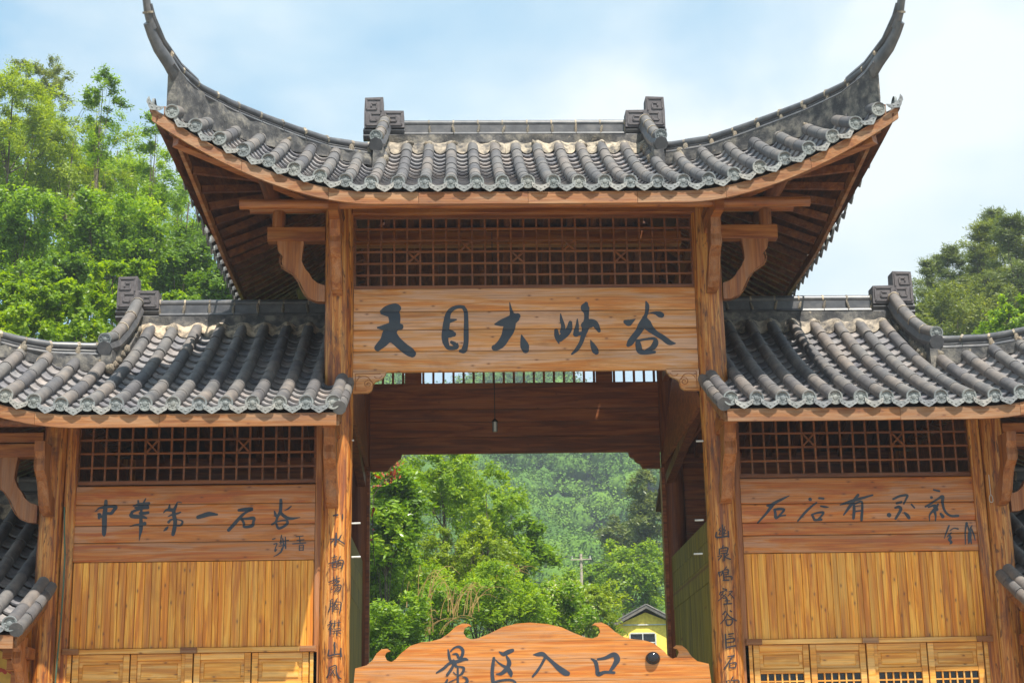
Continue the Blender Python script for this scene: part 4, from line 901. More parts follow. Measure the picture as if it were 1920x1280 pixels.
# ================================================================== side bays
for sx in (-1, 1):
    side_n = 'left' if sx < 0 else 'right'
    bay = empty('side_bay', ('timber side bay left of the passage, its board reading six characters and two small ones' if sx < 0 else 'timber side bay right of the passage, its board reading five characters and two small ones'), 'gatehouse', 'side bays flanking the passage')
    build_roof(bay, [sx], 3.5, -2.76, -1.18, False, 0)
    column(bay, sx*5.95, 0, .155, 6.35, 21+sx)
    column(bay, sx*5.95, DB, .15, 6.35, 25+sx)
    def bx(name, a, b, y0, y1, z0, z1, mat, par=bay, c=.005):
        mb = MB(); mb.box(min(sx*a, sx*b), max(sx*a, sx*b), y0, y1, z0, z1, c); return obj(name, mb, mat, par)
    bx('corner_post', 5.66, 5.80, -.07, .08, 0, 6.2, 'log')
    bx('inner_post', 2.60, 2.68, -.05, .07, 0, 6.2, 'beamz')
    bx('head_beam', 2.62, 5.8, -.06, .08, 5.99, 6.14, 'beam')
    lattice(bay, min(sx*2.70, sx*5.66), max(sx*2.70, sx*5.66), 5.235, 5.95, 18, 4, [(5, 2), (12, 2)])
    uL, uR = (140, 600) if sx < 0 else (1380, 1835)
    um = 370 if sx < 0 else 1605
    vsb = (911, 946, 985, 1017, 1053) if sx < 0 else (896, 944, 979, 1003, 1036)
    zb = [at(um, v-(1 if sx < 0 else 1), 0)[1] for v in vsb]
    sb = slabs(bay, 'inscribed_board', min(sx*2.685, sx*5.72), max(sx*2.685, sx*5.72), zb, -.03, .06, 'sign_side', .014)
    sb['label'] = 'planked board with a line of dark brush characters'
    chars(sb, TXT_LEFT if sx < 0 else TXT_RIGHT, lambda u, v, o: (lambda p: (p[0], -.030-slab_y(zb, p[1], .014)-o, p[1]))(at(u, v, -.045)), 'paint', .003, 1.2, True)
    # upright plank wall
    pw = empty('plank_wall', parent=bay); rr = random.Random(40+sx); x = 2.685
    while x < 5.64:
        wd = rr.uniform(.072, .125); x2 = min(x+wd, 5.66); d = rr.uniform(0, .007)
        bx('plank', x+.0015, x2-.0015, -.02-d, .03, 3.17, zb[-1]-.004, 'vplank', pw, .004); x = x2
    bx('door_head', 2.66, 5.72, -.07, .03, 3.105, 3.165, 'door')
    for xx in (2.74, 4.19, 5.62): bx('lintel_block', xx-.1, xx+.1, -.10, -.072, 3.10, 3.17, 'eave')
    for k, xx in enumerate((2.675, 4.19, 5.66)): bx('door_post', xx-.045, xx+.045, -.05, .03, 0, 3.10, 'door')
    # four door leaves
    for q in range(4):
        a = 2.735+q*.705+(0.06 if q > 1 else 0); b = a+.69
        dl = empty('door_leaf', parent=bay); zr0 = 2.70 if sx < 0 else 2.75
        for c_, d_ in ((a, a+.075), (b-.075, b)): bx('stile', c_, d_, -.035, .015, .05, 3.10, 'door', dl)
        for z0, z1 in ((3.02, 3.10), (zr0, zr0+.055), (1.0, 1.08), (.05, .13)): bx('rail', a+.077, b-.077, -.033, .013, z0, z1, 'door', dl)
        bx('door_panel', a+.075, b-.075, -.004, .008, zr0+.055, 3.02, 'door', dl)
        bx('raised_field', a+.12, b-.12, -.018, -.005, zr0+.09, 2.985, 'door', dl, .012)
        bx('door_panel', a+.075, b-.075, -.004, .008, .13, 1.0, 'door', dl)
        bx('pane', a+.075, b-.075, .006, .012, 1.08, zr0, 'dark', dl)
        nl = 6
        for i in range(1, nl): xx = a+.077+(.536)*i/nl; bx('glazing_bar', xx-.009, xx+.009, -.02, .004, 1.08, zr0, 'door', dl, 0)
        for j_ in range(1, 18): z = zr0-(zr0-1.08)*j_/18; bx('glazing_bar', a+.077, b-.077, -.017, .003, z-.009, z+.009, 'door', dl, 0)
    # arms, brackets, and the closed back and outer side so that the inside is dark
    bx('outrigger_log', 6.10, 7.10, -.09, .09, 5.98, 6.15, 'beam'); bx('outrigger_arm', 6.10, 6.86, -.08, .08, 5.55, 5.72, 'beam')
    bx('outrigger_arm', 6.10, 6.86, -.08, .08, 5.74, 5.86, 'beam')
    bracket(bay, sx*5.95, 5.55, (sx, 0, 0), 1.0)
    bracket(bay, sx*5.95, 5.60, (0, -1, 0), 1.0, .12)
    bracket(bay, sx*2.45, 5.73, (0, -1, 0), 1.08, .14)
    mb = MB(); mb.box(sx*2.45-.08, sx*2.45+.08, -1.1, -.17, 5.72, 5.90); obj('outrigger_arm', mb, 'beam', bay)
    xbeam('eave_purlin', min(sx*2.3, sx*7.1), max(sx*2.3, sx*7.1), -1.0, 5.80, 0, 0, 'raft', bay, .065)
    xbeam('ridge_purlin', min(sx*2.4, sx*5.6), max(sx*2.4, sx*5.6), YM, 7.45, 0, 0, 'raft', bay, .09)
    mb = MB(); mb.tube([(sx*6.8, -.9, 6.2), (sx*6.8, 5.2, 6.2)], .11, 12); obj('purlin', mb, 'raft', bay, True)
    mb = MB(); mb.beam((sx*5.95, 0, 6.10), (sx*7.80, -1.66, 6.40), .13, .17); obj('hip_rafter', mb, 'beam', bay)
    bwl = empty('rear_wall', parent=bay)
    for i in range(24):
        z = i*.27; bx('plank', 2.5, 5.9, DB-.02, DB+.03, z+.003, z+.267, 'back', bwl, 0)
    owl = empty('outer_side_wall', parent=bay)
    for i in range(23):
        z = i*.27; bx('plank', 5.92, 5.98, .16, DB-.1, z+.003, z+.267, 'back', owl, 0)
    mb = MB(); mb.prism([(.05, 6.2), (DB, 6.2), (YM, 7.55)], 2.26, 2.31, lambda a, b, t: (sx*t, a, b)); obj('gable_board', mb, 'back', bay)
    # ================================================================== outer wings
    wing = empty('outer_wing', ('low tiled wing at the left edge beyond the side bay, yellow poster under its eave' if sx < 0 else 'low tiled wing at the right edge, only its roof end in view'), 'gatehouse', 'low outer wings')
    build_roof(wing, [sx], 7.12, -5.30, -1.18, True)
    column(wing, sx*9.7, 0, .15, 3.8, 31+sx)
    for z0, z1, mt in ((0, 3.45, 'beamz'), ):
        pw2 = empty('front_wall', parent=wing)
        for i in range(30): bx('plank', 6.12+i*.12, 6.238+i*.12, .02, .07, 0, 3.5, 'vplank', pw2, .004)
    xbeam('head_beam', min(sx*6.1, sx*9.7), max(sx*6.1, sx*9.7), 0, 3.55, .16, .14, 'beam', wing)
    bx('gable_infill', 6.1, 6.14, .1, DB-.1, 0, 3.6, 'back', wing, 0)
    for i in range(3): bx('eave_block', 6.02+.06*i, 6.32-.03*i, -.5+.1*i, -.16, 3.04-.14*i, 3.17-.14*i, 'beam', wing)
    bracket(wing, sx*6.10, 3.28, (0, -1, 0), .9, .1)
    xbeam('eave_purlin', min(sx*5.95, sx*9.9), max(sx*5.95, sx*9.9), -1.0, 3.26, 0, 0, 'raft', wing, .065)

# ================================================================== free things on the gate
eb = empty('entrance_board', 'ornate scroll-topped wooden board with four characters hung across the passage mouth', 'sign')
half = [(-.08, 3.405), (-.25, 3.395), (-.42, 3.355), (-.58, 3.28), (-.72, 3.225), (-.80, 3.212), (-.865, 3.235), (-.90, 3.29), (-.885, 3.345), (-.84, 3.375), (-.80, 3.37), (-.835, 3.40), (-.92, 3.405), (-1.0, 3.365), (-1.08, 3.29), (-1.18, 3.225), (-1.30, 3.195), (-1.42, 3.185), (-1.55, 3.145), (-1.66, 3.06), (-1.73, 2.985), (-1.78, 2.955), (-1.835, 2.975), (-1.86, 3.03), (-1.84, 3.07), (-1.79, 3.085), (-1.83, 3.115), (-1.90, 3.11), (-1.96, 3.06), (-2.01, 2.98), (-2.08, 2.92), (-2.22, 2.885)]
half = [(a+.06, b) for a, b in half]
top = half[::-1]+[(-a, b-.01) for a, b in half[1:]]
top = [(clamp(a, -2.22, 2.22), b) for a, b in top]
bands = [3.42, 3.172, 2.96, 2.70, 2.48, 2.30]
def clip(poly, z, keep_above):
    o = []
    for i in range(len(poly)):
        a, b = poly[i], poly[(i+1) % len(poly)]
        ia = (a[1] >= z) == keep_above or a[1] == z; ib = (b[1] >= z) == keep_above or b[1] == z
        if ia: o.append(a)
        if ia != ib:
            t = (z-a[1])/(b[1]-a[1]); o.append((a[0]+(b[0]-a[0])*t, z))
    return o
import bmesh
for hi, lo in zip(bands[:-1], bands[1:]):
    # board strip built as columns between band limits and outline, fine enough to follow the scrolls
    poly = top+[(2.22, 2.2), (-2.22, 2.2)]
    p = clip(clip(poly, hi-.0015, False), lo+.0015, True)
    me = bpy.data.meshes.new('plank'); bm = bmesh.new()
    vsx = []
    for a in p:
        if not vsx or (abs(vsx[-1][0]-a[0])+abs(vsx[-1][1]-a[1])) > 1e-5: vsx.append(a)
    vv = [bm.verts.new((a, -.14, b)) for a, b in vsx]
    f = bm.faces.new(vv); bm.normal_update()
    r = bmesh.ops.triangulate(bm, faces=[f])
    e = bmesh.ops.extrude_face_region(bm, geom=bm.faces[:])
    bmesh.ops.translate(bm, verts=[x for x in e['geom'] if isinstance(x, bmesh.types.BMVert)], vec=(0, .06, 0))
    bmesh.ops.recalc_face_normals(bm, faces=bm.faces[:])
    bm.to_mesh(me); bm.free(); me.materials.append(M['entr']); link('plank', me, eb)
chars(eb, TXT_ENTR, lambda u, v, o: (lambda p: (p[0], -.1415-o, p[1]))(at(u, v, -.142)), 'paint')
x, z = at(1225, 1231, -.2)
dome = empty('dome_fixture', 'shiny black oval fixture on the right shoulder of the entrance board', 'camera')
import bmesh as _b
def ell(name, c, r, mat, parent, seg=20):
    me = bpy.data.meshes.new(name); bm = bmesh.new(); bmesh.ops.create_uvsphere(bm, u_segments=seg, v_segments=12, radius=1)
    for v in bm.verts: v.co = Vector((v.co.x*r[0], v.co.y*r[1], v.co.z*r[2]))
    bm.to_mesh(me); bm.free(); me.materials.append(M[mat]); me.polygons.foreach_set('use_smooth', [True]*len(me.polygons)); o = link(name, me, parent); o.location = c; return o
ell('housing', (x, -.17, z), (.082, .05, .068), 'black', dome); ell('rim', (x, -.15, z-.01), (.09, .03, .076), 'wire', dome)
# hanging lamp
lx, lz = at(928, 798, 1.9)
lamp = empty('hanging_lamp', 'small grey lamp hanging on a thin cord inside the passage', 'lamp')
mb = MB(); mb.tube([(lx, 1.9, lz+.09), (lx-.005, 1.9, lz+2.85)], .006, 6); obj('cord', mb, 'wire', lamp)
mb = MB(); mb.tube([(lx, 1.9, lz+.06), (lx, 1.9, lz+.075), (lx, 1.9, lz+.10)], [.042, .038, .014], 14); obj('lamp_cap', mb, 'wire', lamp, True)
mb = MB(); mb.tube([(lx, 1.9, lz-.08), (lx, 1.9, lz+.055)], .030, 14); gl = obj('lamp_shade', mb, 'glass', lamp, True)
mb = MB()
for k in range(6):
    a = math.pi/3*k; mb.tube([(lx+.034*math.cos(a), 1.9+.034*math.sin(a), lz-.085), (lx+.034*math.cos(a), 1.9+.034*math.sin(a), lz+.06)], .004, 5)
obj('wire_guard', mb, 'wire', lamp)
# green cable down the left post
cpts = []
for u, v in ((121, 950), (121, 1000), (122, 1040), (119, 1100), (114, 1170), (107, 1240), (103, 1290), (98, 1360)):
    x, z = at(u, v, -.16); cpts.append((x, -.165, z))
mb = MB(); mb.tube(cpts, .010, 7); tag(obj('cable', mb, 'cable', None, True), 'thin green cable hanging down the post left of the left side bay', 'cable')
# small wire loop on the right post
x, z = at(1855, 935, -.1); lp = [(x+.022*math.cos(a), -.17, z+.05*math.sin(a)-.02*abs(math.cos(a))) for a in np.linspace(0, 2*math.pi, 13)]
mb = MB(); mb.tube([(x, -.165, z+.3), (x, -.17, z+.05)], .004, 5); mb.tube(lp, .005, 5); tag(obj('wire_loop', mb, 'white', None, True), 'small pale wire loop hanging on the post right of the right side bay', 'wire')
# poster under the left wing
ps = empty('poster', 'yellow poster with red and brown print under the eave at the lower left edge', 'poster')
x0, z0 = at(-40, 1290, -.05); x1, z1 = at(35, 1206, -.05)
mb = MB(); mb.box(x0, x1, -.06, -.045, z0-.5, z1, .003); obj('sheet', mb, 'poster', ps)
mb = strokes_mesh([[(2,12,5),(9,16,5)],[(12,17,5),(18,23,5)],[(20,24,4),(24,30,4)],[(-8,10,5),(-2,12,5)]], 0, 1205, 1, lambda u, v, o: (lambda p: (p[0], -.0605-o, p[1]))(at(u, v, -.06))); obj('print', mb, 'brownprint', ps, fix=False)
mb = strokes_mesh([[(-6,52,8),(2,50,8)],[(6,51,7),(10,55,7)],[(14,50,6),(20,54,7)],[(-14,52,7),(-10,50,7)]], 0, 1205, 1, lambda u, v, o: (lambda p: (p[0], -.0605-o, p[1]))(at(u, v, -.06))); obj('print', mb, 'red', ps, fix=False)

# ================================================================== vegetation
def leaves(cent, nrm, size, asp, rng, droop=0.0, jit=.42):
    n = len(cent)
    d = rng.normal(size=(n, 3)); d[:, 2] = d[:, 2]*.45-droop; d /= np.linalg.norm(d, axis=1)[:, None]+1e-9
    nn = nrm+rng.normal(size=(n, 3))*jit; nn -= (nn*d).sum(1)[:, None]*d; nn /= np.linalg.norm(nn, axis=1)[:, None]+1e-9
    s = np.cross(d, nn); L = (size*rng.uniform(.65, 1.3, n))[:, None]; W = L*asp
    v = np.stack([cent-d*L*.5, cent+s*W*.5-d*L*.05, cent+d*L*.5, cent-s*W*.5-d*L*.05], 1).reshape(-1, 3)
    return v
def quadmesh(name, v, mat):
    me = bpy.data.meshes.new(name); n = len(v)//4
    me.vertices.add(n*4); me.vertices.foreach_set('co', v.astype(np.float32).ravel())
    me.loops.add(n*4); me.loops.foreach_set('vertex_index', np.arange(n*4, dtype=np.int32))
    me.polygons.add(n); me.polygons.foreach_set('loop_start', np.arange(0, n*4, 4, dtype=np.int32)); me.polygons.foreach_set('loop_total', np.full(n, 4, dtype=np.int32))
    me.update(calc_edges=True); me.materials.append(M[mat]); return me
def crown_pts(kind, R, rng, n):
    """returns leaf centres and normals for an irregular crown of radii R"""
    R = np.array(R)
    if kind == 'far':
        m_ = n; d = rng.normal(size=(m_, 3)); d[:, 2] = np.abs(d[:, 2])*.9-.25; d /= np.linalg.norm(d, axis=1)[:, None]; ph = rng.uniform(0, 6.28, 4)
        lump = 1+.13*np.sin(d[:, 0]*6+ph[0])*np.sin(d[:, 1]*6+ph[1])+.10*np.sin(d[:, 2]*9+ph[2])+.08*np.sin(d[:, 0]*13+ph[3])
        return d*(lump*rng.uniform(.86, 1.06, m_))[:, None]*R, d*1.2+np.array([0, 0, .35]), d[:2]*R
    nc = {'broad': 70, 'feather': 84, 'pine': 60, 'bush': 80, 'far': 14, 'slim': 40}[kind]
    d = rng.normal(size=(nc, 3)); d /= np.linalg.norm(d, axis=1)[:, None]
    ph = rng.uniform(0, 6.28, 6)
    lump = 1+.22*np.sin(3*d[:, 0]*2+ph[0])+.18*np.sin(d[:, 1]*5+ph[1])+.2*np.sin(d[:, 2]*5+ph[2])
    rad = rng.uniform(.25, 1, nc)**.55*lump
    c = d*rad[:, None]*R
    if kind == 'pine':
        c[:, 2] = rng.uniform(-1, 1, nc)*R[2]; k = (1-(c[:, 2]/R[2]+1)/2)**.75+.05
        a = rng.uniform(0, 6.28, nc); q = rng.uniform(.3, 1.05, nc)*k; c[:, 0] = np.cos(a)*q*R[0]; c[:, 1] = np.sin(a)*q*R[1]
    if kind == 'slim':
        c[:, 2] = rng.uniform(-1, 1, nc)*R[2]; k = .35+.5*(1-np.abs(c[:, 2]/R[2]))
        c[:, 0] *= k; c[:, 1] *= k
    per = n//nc; rc = float(R.mean())
    C = []; Nn = []
    for i in range(nc):
        m_ = int(per*rng.uniform(.6, 1.4)); g = rng.normal(size=(m_, 3))
        out = c[i]/(np.linalg.norm(c[i]/R)+.2)/R
        out = out/(np.linalg.norm(out)+1e-6)
        if kind in ('feather', 'slim'):
            t = rng.uniform(0, 1, m_); a = rng.uniform(0, 6.28); h = np.array([math.cos(a), math.sin(a), .25])*.6+out*.8
            Ls = rc*rng.uniform(.28, .5)
            p = c[i]+np.outer(t*Ls, h)+g*np.array([.045, .045, .04])*rc*(1+t)[:, None]; p[:, 2] -= .28*rc*t**2*.8
        elif kind == 'pine':
            p = c[i]+g*np.array([.13, .13, .05])*rc+np.outer(np.abs(g[:, 0])*.06*rc, np.array([0, 0, 1.]))
        else:
            s_ = rng.uniform(.10, .24) if kind != 'far' else .30
            p = c[i]+g*np.array([1, 1, .62])*s_*rc*.72; p[:, 2] -= .10*rc*np.minimum(1.5, np.abs(g[:, 0])*np.abs(g[:, 1]))
        C.append(p); lp = (p-c[i]); lp /= np.linalg.norm(lp, axis=1)[:, None]+1e-6; Nn.append(np.array([0, 0, .55])+out*.45+lp*.6)
    return np.concatenate(C), np.concatenate(Nn), c
def make_tree(name, label, cat, u, v, y, ru, rv, kind, mat, n, leaf, seed, group=None, asp=.45, droop=0., trunkr=None, ry=None, extra=None):
    rng = np.random.default_rng(seed); D = y+20
    x, z = at(u, v, y); rx = ru*D/3000; rz = rv*D/3000; R = (rx, ry or rx*.9, rz)
    base = terr(x, y)
    t = empty(name, label, cat, group); t.location = (x, y, base)
    leaf *= 1.06; p, nn, c = crown_pts(kind, R, rng, int(n*1.30))
    cz = z-base
    q = p+np.array([0, 0, cz])
    keep = q[:, 2]+base > terr(x, y)*.0+.15
    q = q[keep]; nn = nn[keep]
    cr_ = link('crown', quadmesh('crown', leaves(q, nn, leaf, asp, rng, droop), mat), t)
    if extra:
        m2, frac, size2 = extra; k = rng.random(len(q)) < frac
        link('blossom' if m2 == 'cream' else 'red_leaves', quadmesh('accent', leaves(q[k]+rng.normal(size=(k.sum(), 3))*.05, nn[k], size2, .5, rng), m2), t)
    tr = trunkr or max(.03, rx*.035)
    mb = MB(); wob = rng.normal(size=(6, 2))*rx*.05
    T = [(wob[i][0]*(i > 0), wob[i][1]*(i > 0), cz*i/5*(1.0) + (rz*.6*i/5 if kind in ('pine', 'slim', 'feather') else 0)) for i in range(6)]
    mb.tube(T, [tr*(1.3-.19*i) for i in range(6)], 7)
    idx = rng.choice(len(c), size=min(16, len(c)), replace=False)
    for k in idx:
        e = c[k]+np.array([0, 0, cz]); s0 = T[3 if e[2] < cz else 4]
        m_ = [(s0[j_]+e[j_])/2+(rng.normal()*.08*rx) for j_ in range(3)]
        mb.tube([s0, tuple(m_), tuple(e)], [tr*.45, tr*.28, tr*.1], 5)
    obj('trunk', mb, 'trunk', t, True, fix=False)
    return t
TREES = [
 # left hillside, from the top down
 ('bamboo_tree', 'olive brown tree top at the upper left corner against the sky', 80, 160, 44, 55, 45, 'feather', 'leaf_olive', 7000, .12, .3),
 ('feathery_tree', 'tall yellow green feathery tree at the far left edge under the olive treetop', 20, 230, 34, 100, 110, 'feather', 'leaf_yellow', 15000, .14, .3),
 ('feathery_tree', 'feathery tree right of the far left one, its top below the slender sapling', 130, 320, 36, 95, 110, 'feather', 'leaf_yellow', 14000, .14, .3),
 ('slender_tree', 'slender loose tree whose thin sprigs stand highest against the sky', 190, 220, 30, 50, 95, 'slim', 'leaf_mid', 3800, .13, .3),
 ('slender_tree', 'thin sprigged tree against the sky just left of the gate corner', 290, 300, 31, 55, 95, 'slim', 'leaf_mid', 4200, .13, .3),
 ('feathery_tree', 'feathery green tree seen left of the roof corner over the dark middle trees', 235, 370, 38, 80, 85, 'feather', 'leaf_bright', 11000, .14, .3),
 ('feathery_tree', 'feathery tree partly hidden behind the left end of the upper roof', 345, 430, 40, 90, 95, 'feather', 'leaf_mid', 11000, .14, .3),
 ('broadleaf_tree', 'dark green tree at the left edge in the middle of the hillside', 30, 420, 26, 85, 85, 'broad', 'leaf_mid', 13000, .12, .5),
 ('broadleaf_tree', 'layered green tree in the middle of the left hillside above the ridge ornament', 190, 440, 27, 95, 75, 'broad', 'leaf_mid', 14000, .12, .5),
 ('broadleaf_tree', 'deep green tree beside the underside of the left eave', 330, 500, 28, 90, 75, 'broad', 'leaf_dark', 12000, .12, .5),
 ('broadleaf_tree', 'dark tree low behind the left bay ridge near the eave', 420, 545, 25, 60, 55, 'broad', 'leaf_dark', 8000, .12, .5),
 ('broadleaf_tree', 'shaded dark tree low at the left, behind the bright bushes', 110, 520, 24, 90, 50, 'broad', 'leaf_dark', 10000, .12, .5),
 ('leafy_bush', 'bright green bush at the left edge just above the hip ridge of the left bay', 30, 590, 15, 80, 62, 'feather', 'leaf_bright', 12000, .11, .5),
 ('leafy_bush', 'bright leafy bush left of the left ridge ornament', 140, 600, 16, 80, 58, 'feather', 'leaf_bright', 12000, .11, .5),
 ('leafy_bush', 'bush with arching yellow green sprays right above the left ridge ornament', 215, 545, 18, 60, 50, 'feather', 'leaf_bright', 8000, .11, .5),
 ('leafy_bush', 'small bright bush peeping over the left bay ridge', 330, 575, 17, 55, 28, 'feather', 'leaf_bright', 6000, .10, .5),
 ('leafy_bush', 'bush in the lower left corner of the hillside at the roof edge', -20, 640, 14, 70, 60, 'feather', 'leaf_bright', 8000, .11, .5),
 ('feathery_tree', 'yellow green feathery tree between the far left tree and the slender sapling', 85, 270, 40, 80, 95, 'feather', 'leaf_yellow', 12000, .13, .3),
 ('feathery_tree', 'soft feathery tree in the upper middle of the left slope behind the slender trees', 215, 330, 44, 90, 90, 'feather', 'leaf_bright', 12000, .14, .3),
 ('broadleaf_tree', 'green tree low in the gap between the dark middle trees of the left slope', 255, 500, 34, 90, 70, 'broad', 'leaf_mid', 12000, .13, .5),
 ('broadleaf_tree', 'broad tree at the far left edge behind the dark middle trees', 0, 340, 38, 80, 90, 'broad', 'leaf_mid', 12000, .13, .4),
 ('feathery_tree', 'feathery tree close behind the side eave of the upper roof', 400, 500, 42, 80, 80, 'feather', 'leaf_mid', 10000, .14, .3),
 ('feathery_tree', 'soft green tree filling in behind the slender sapling at middle height', 170, 390, 46, 90, 80, 'feather', 'leaf_yellow', 11000, .14, .3),
 ('feathery_tree', 'leafy tree closing the gap under the roof corner at the far side of the slope', 300, 440, 50, 90, 80, 'feather', 'leaf_bright', 11000, .14, .3),
 ('broadleaf_tree', 'dense low tree across the foot of the left slope above the bright bushes', 70, 490, 32, 110, 60, 'broad', 'leaf_mid', 12000, .12, .5),
 # right hillside
 ('pine_tree', 'dusky pine between the round olive tree and the ridge of the right slope', 1830, 570, 56, 60, 70, 'pine', 'leaf_pine', 9000, .26, .14),
 ('broadleaf_tree', 'dark green tree crowding the right edge behind the bright bush', 1900, 560, 54, 70, 80, 'broad', 'leaf_pine', 11000, .18, .3),
 ('pine_tree', 'tallest pine at the right edge of the picture', 1905, 500, 46, 75, 105, 'pine', 'leaf_pine', 12000, .26, .14),
 ('pine_tree', 'pale olive pine second from the right edge with a bare leaning trunk before it', 1850, 500, 50, 60, 85, 'pine', 'leaf_olive', 10000, .26, .14),
 ('pine_tree', 'dark pine with an open pointed top in the middle of the right slope', 1790, 530, 48, 42, 75, 'pine', 'leaf_pine', 6000, .22, .14),
 ('pine_tree', 'thin pointed pine right beside the right ridge ornament', 1742, 555, 46, 38, 70, 'pine', 'leaf_pine', 3600, .22, .14),
 ('broadleaf_tree', 'olive round tree low on the right slope behind the hip ridge', 1790, 600, 44, 80, 52, 'broad', 'leaf_olive', 10000, .16, .3),
 ('broadleaf_tree', 'dull olive tree on the right slope between the pines', 1860, 580, 46, 70, 50, 'broad', 'leaf_olive', 9000, .16, .3),
 ('broadleaf_tree', 'low yellowish tree right behind the right ridge ornament', 1715, 605, 40, 45, 32, 'broad', 'leaf_olive', 6000, .14, .3),
 ('pine_tree', 'tall open topped pine between the thin pointed pine and the dark one', 1765, 545, 54, 40, 68, 'pine', 'leaf_pine', 6000, .24, .14),
 ('pine_tree', 'broad dusky pine at the right edge just left of the tallest pine', 1868, 470, 58, 52, 80, 'pine', 'leaf_pine', 9000, .26, .14),
 ('broadleaf_tree', 'olive green tree filling the middle of the right slope under the pine tops', 1820, 560, 60, 70, 55, 'broad', 'leaf_olive', 9000, .18, .3),
 ('broadleaf_tree', 'mossy tree low between the right ridge ornament and the pines', 1755, 605, 52, 55, 45, 'broad', 'leaf_pine', 8000, .17, .3),
 ('feathery_tree', 'soft olive green tree closing the slope behind the pines at the right', 1880, 520, 66, 85, 80, 'feather', 'leaf_olive', 12000, .18, .3),
 ('feathery_tree', 'soft olive tree lower on the slope left of the big right edge trees', 1800, 575, 68, 85, 60, 'feather', 'leaf_olive', 11000, .18, .3),
 ('feathery_tree', 'soft green tree at the left foot of the right slope beside the ridge ornament', 1735, 590, 70, 60, 50, 'feather', 'leaf_olive', 9000, .18, .3),
 ('leafy_bush', 'bright green bush low at the right edge before the pines', 1905, 610, 26, 60, 42, 'feather', 'leaf_bright', 8000, .12, .5),
 # seen through the passage
 ('broadleaf_tree', 'glossy leaved tree filling the left of the passage view', 725, 960, 19, 80, 105, 'broad', 'leaf_gloss', 12000, .15, .38),
 ('feathery_tree', 'light feathery tree at the top left of the passage view with a thin dark stem', 830, 900, 25, 85, 70, 'feather', 'leaf_bright', 12000, .12, .35),
 ('feathery_tree', 'small airy tree spreading at the right end of the feathery group in the passage', 915, 945, 28, 70, 35, 'feather', 'leaf_bright', 5000, .12, .35),
 ('broadleaf_tree', 'round crowned tree in the middle of the passage view', 965, 1030, 30, 80, 60, 'broad', 'leaf_gloss', 13000, .15, .38),
 ('leafy_bush', 'pale yellow green shrub below the round crowned tree in the passage', 890, 1040, 24, 75, 52, 'feather', 'leaf_yellow', 9000, .11, .4),
 ('leafy_bush', 'bright shrub just above the middle of the entrance board', 930, 1120, 22, 95, 55, 'bush', 'leaf_bright', 14000, .10, .45),
 ('leafy_bush', 'shrub dotted with cream flowers over the right half of the entrance board', 1040, 1140, 24, 70, 52, 'bush', 'leaf_mid', 10000, .11, .42),
 ('leafy_bush', 'light green shrub left of the yellow house', 1105, 1140, 34, 55, 48, 'feather', 'leaf_yellow', 8000, .12, .42),
 ('leafy_bush', 'shaded undergrowth at the lower left of the passage view', 735, 1180, 16, 75, 60, 'bush', 'leaf_mid', 11000, .10, .40),
 ('leafy_bush', 'dark shrub behind the dry grass left of the entrance scroll', 820, 1130, 20, 70, 58, 'bush', 'leaf_mid', 10000, .10, .40),
 ('leafy_bush', 'bright shrub low between the glossy tree and the dry grass', 765, 1085, 22, 70, 55, 'bush', 'leaf_bright', 9000, .10, .45),
 ('leafy_bush', 'green thicket along the left jamb of the passage view', 705, 1090, 20, 45, 80, 'bush', 'leaf_mid', 9000, .10, .42),
 ('leafy_bush', 'yellow green thicket behind the dry grass in the passage', 850, 1070, 27, 80, 50, 'feather', 'leaf_yellow', 9000, .11, .42),
 ('leafy_bush', 'bright shrub under the pale utility pole', 1060, 1110, 40, 60, 40, 'bush', 'leaf_bright', 7000, .12, .45),
 ('broadleaf_tree', 'pale green broad tree above the yellow house', 1185, 1080, 62, 65, 62, 'broad', 'leaf_bright', 11000, .20, .45),
 ('broadleaf_tree', 'low spreading tree between the utility pole and the yellow house', 1120, 1090, 66, 40, 45, 'broad', 'leaf_mid', 8000, .2, .45),
 ('pine_tree', 'dark tall tree at the right jamb of the passage view', 1215, 960, 75, 42, 85, 'broad', 'leaf_pine', 9000, .26, .3),
 ('broadleaf_tree', 'dark olive tree left of the tall dark one in the passage view', 1165, 1010, 85, 45, 45, 'broad', 'leaf_pine', 7000, .26, .3),
]
for i, (nm, lab, u, v, y, ru, rv, kind, mat, n, leaf, asp) in enumerate(TREES):
    ex = None
    if 'cream flowers' in lab: ex = ('cream', .10, .09)
    if 'glossy leaved tree filling' in lab: ex = ('red', .0, .1)
    ex = None if ex and ex[0] == 'red' else ex
    cat = {'leafy_bush': 'shrub'}.get(nm, 'tree')
    make_tree(nm, lab, cat, u, v, y, ru, rv, kind, mat, n, leaf, 100+i, None, asp, .35 if kind == 'feather' else .1, extra=ex)
# vine with red leaves hanging at the upper left of the far opening
rng = np.random.default_rng(5)
vn = empty('red_vine', 'spray of red leaves hanging beside the upper left corner of the far opening', 'vine')
cs = []
for u0, v0, k in ((746, 870, 20), (735, 888, 18), (722, 898, 9), (704, 900, 5), (702, 960, 3), (700, 1000, 4)):
    for _ in range(k):
        x, z = at(u0+rng.normal()*6, v0+rng.normal()*9, 7.0); cs.append((x, 7.0+rng.normal()*.15, z))
cs = np.array(cs)
link('leaves', quadmesh('red_leaves', leaves(cs, np.tile([0, -.6, .5], (len(cs), 1)), .12, .4, rng, 1.2), 'leaf_red'), vn)
mb = MB(); pts = [(*at(u, v, 7.05)[:1], 7.05, at(u, v, 7.05)[1]) for u, v in ((760, 850), (748, 870), (735, 893), (715, 905), (700, 930), (698, 990), (702, 1060))]
mb.tube([Vector(p) for p in pts], .008, 5); obj('stem', mb, 'trunk', vn, True)
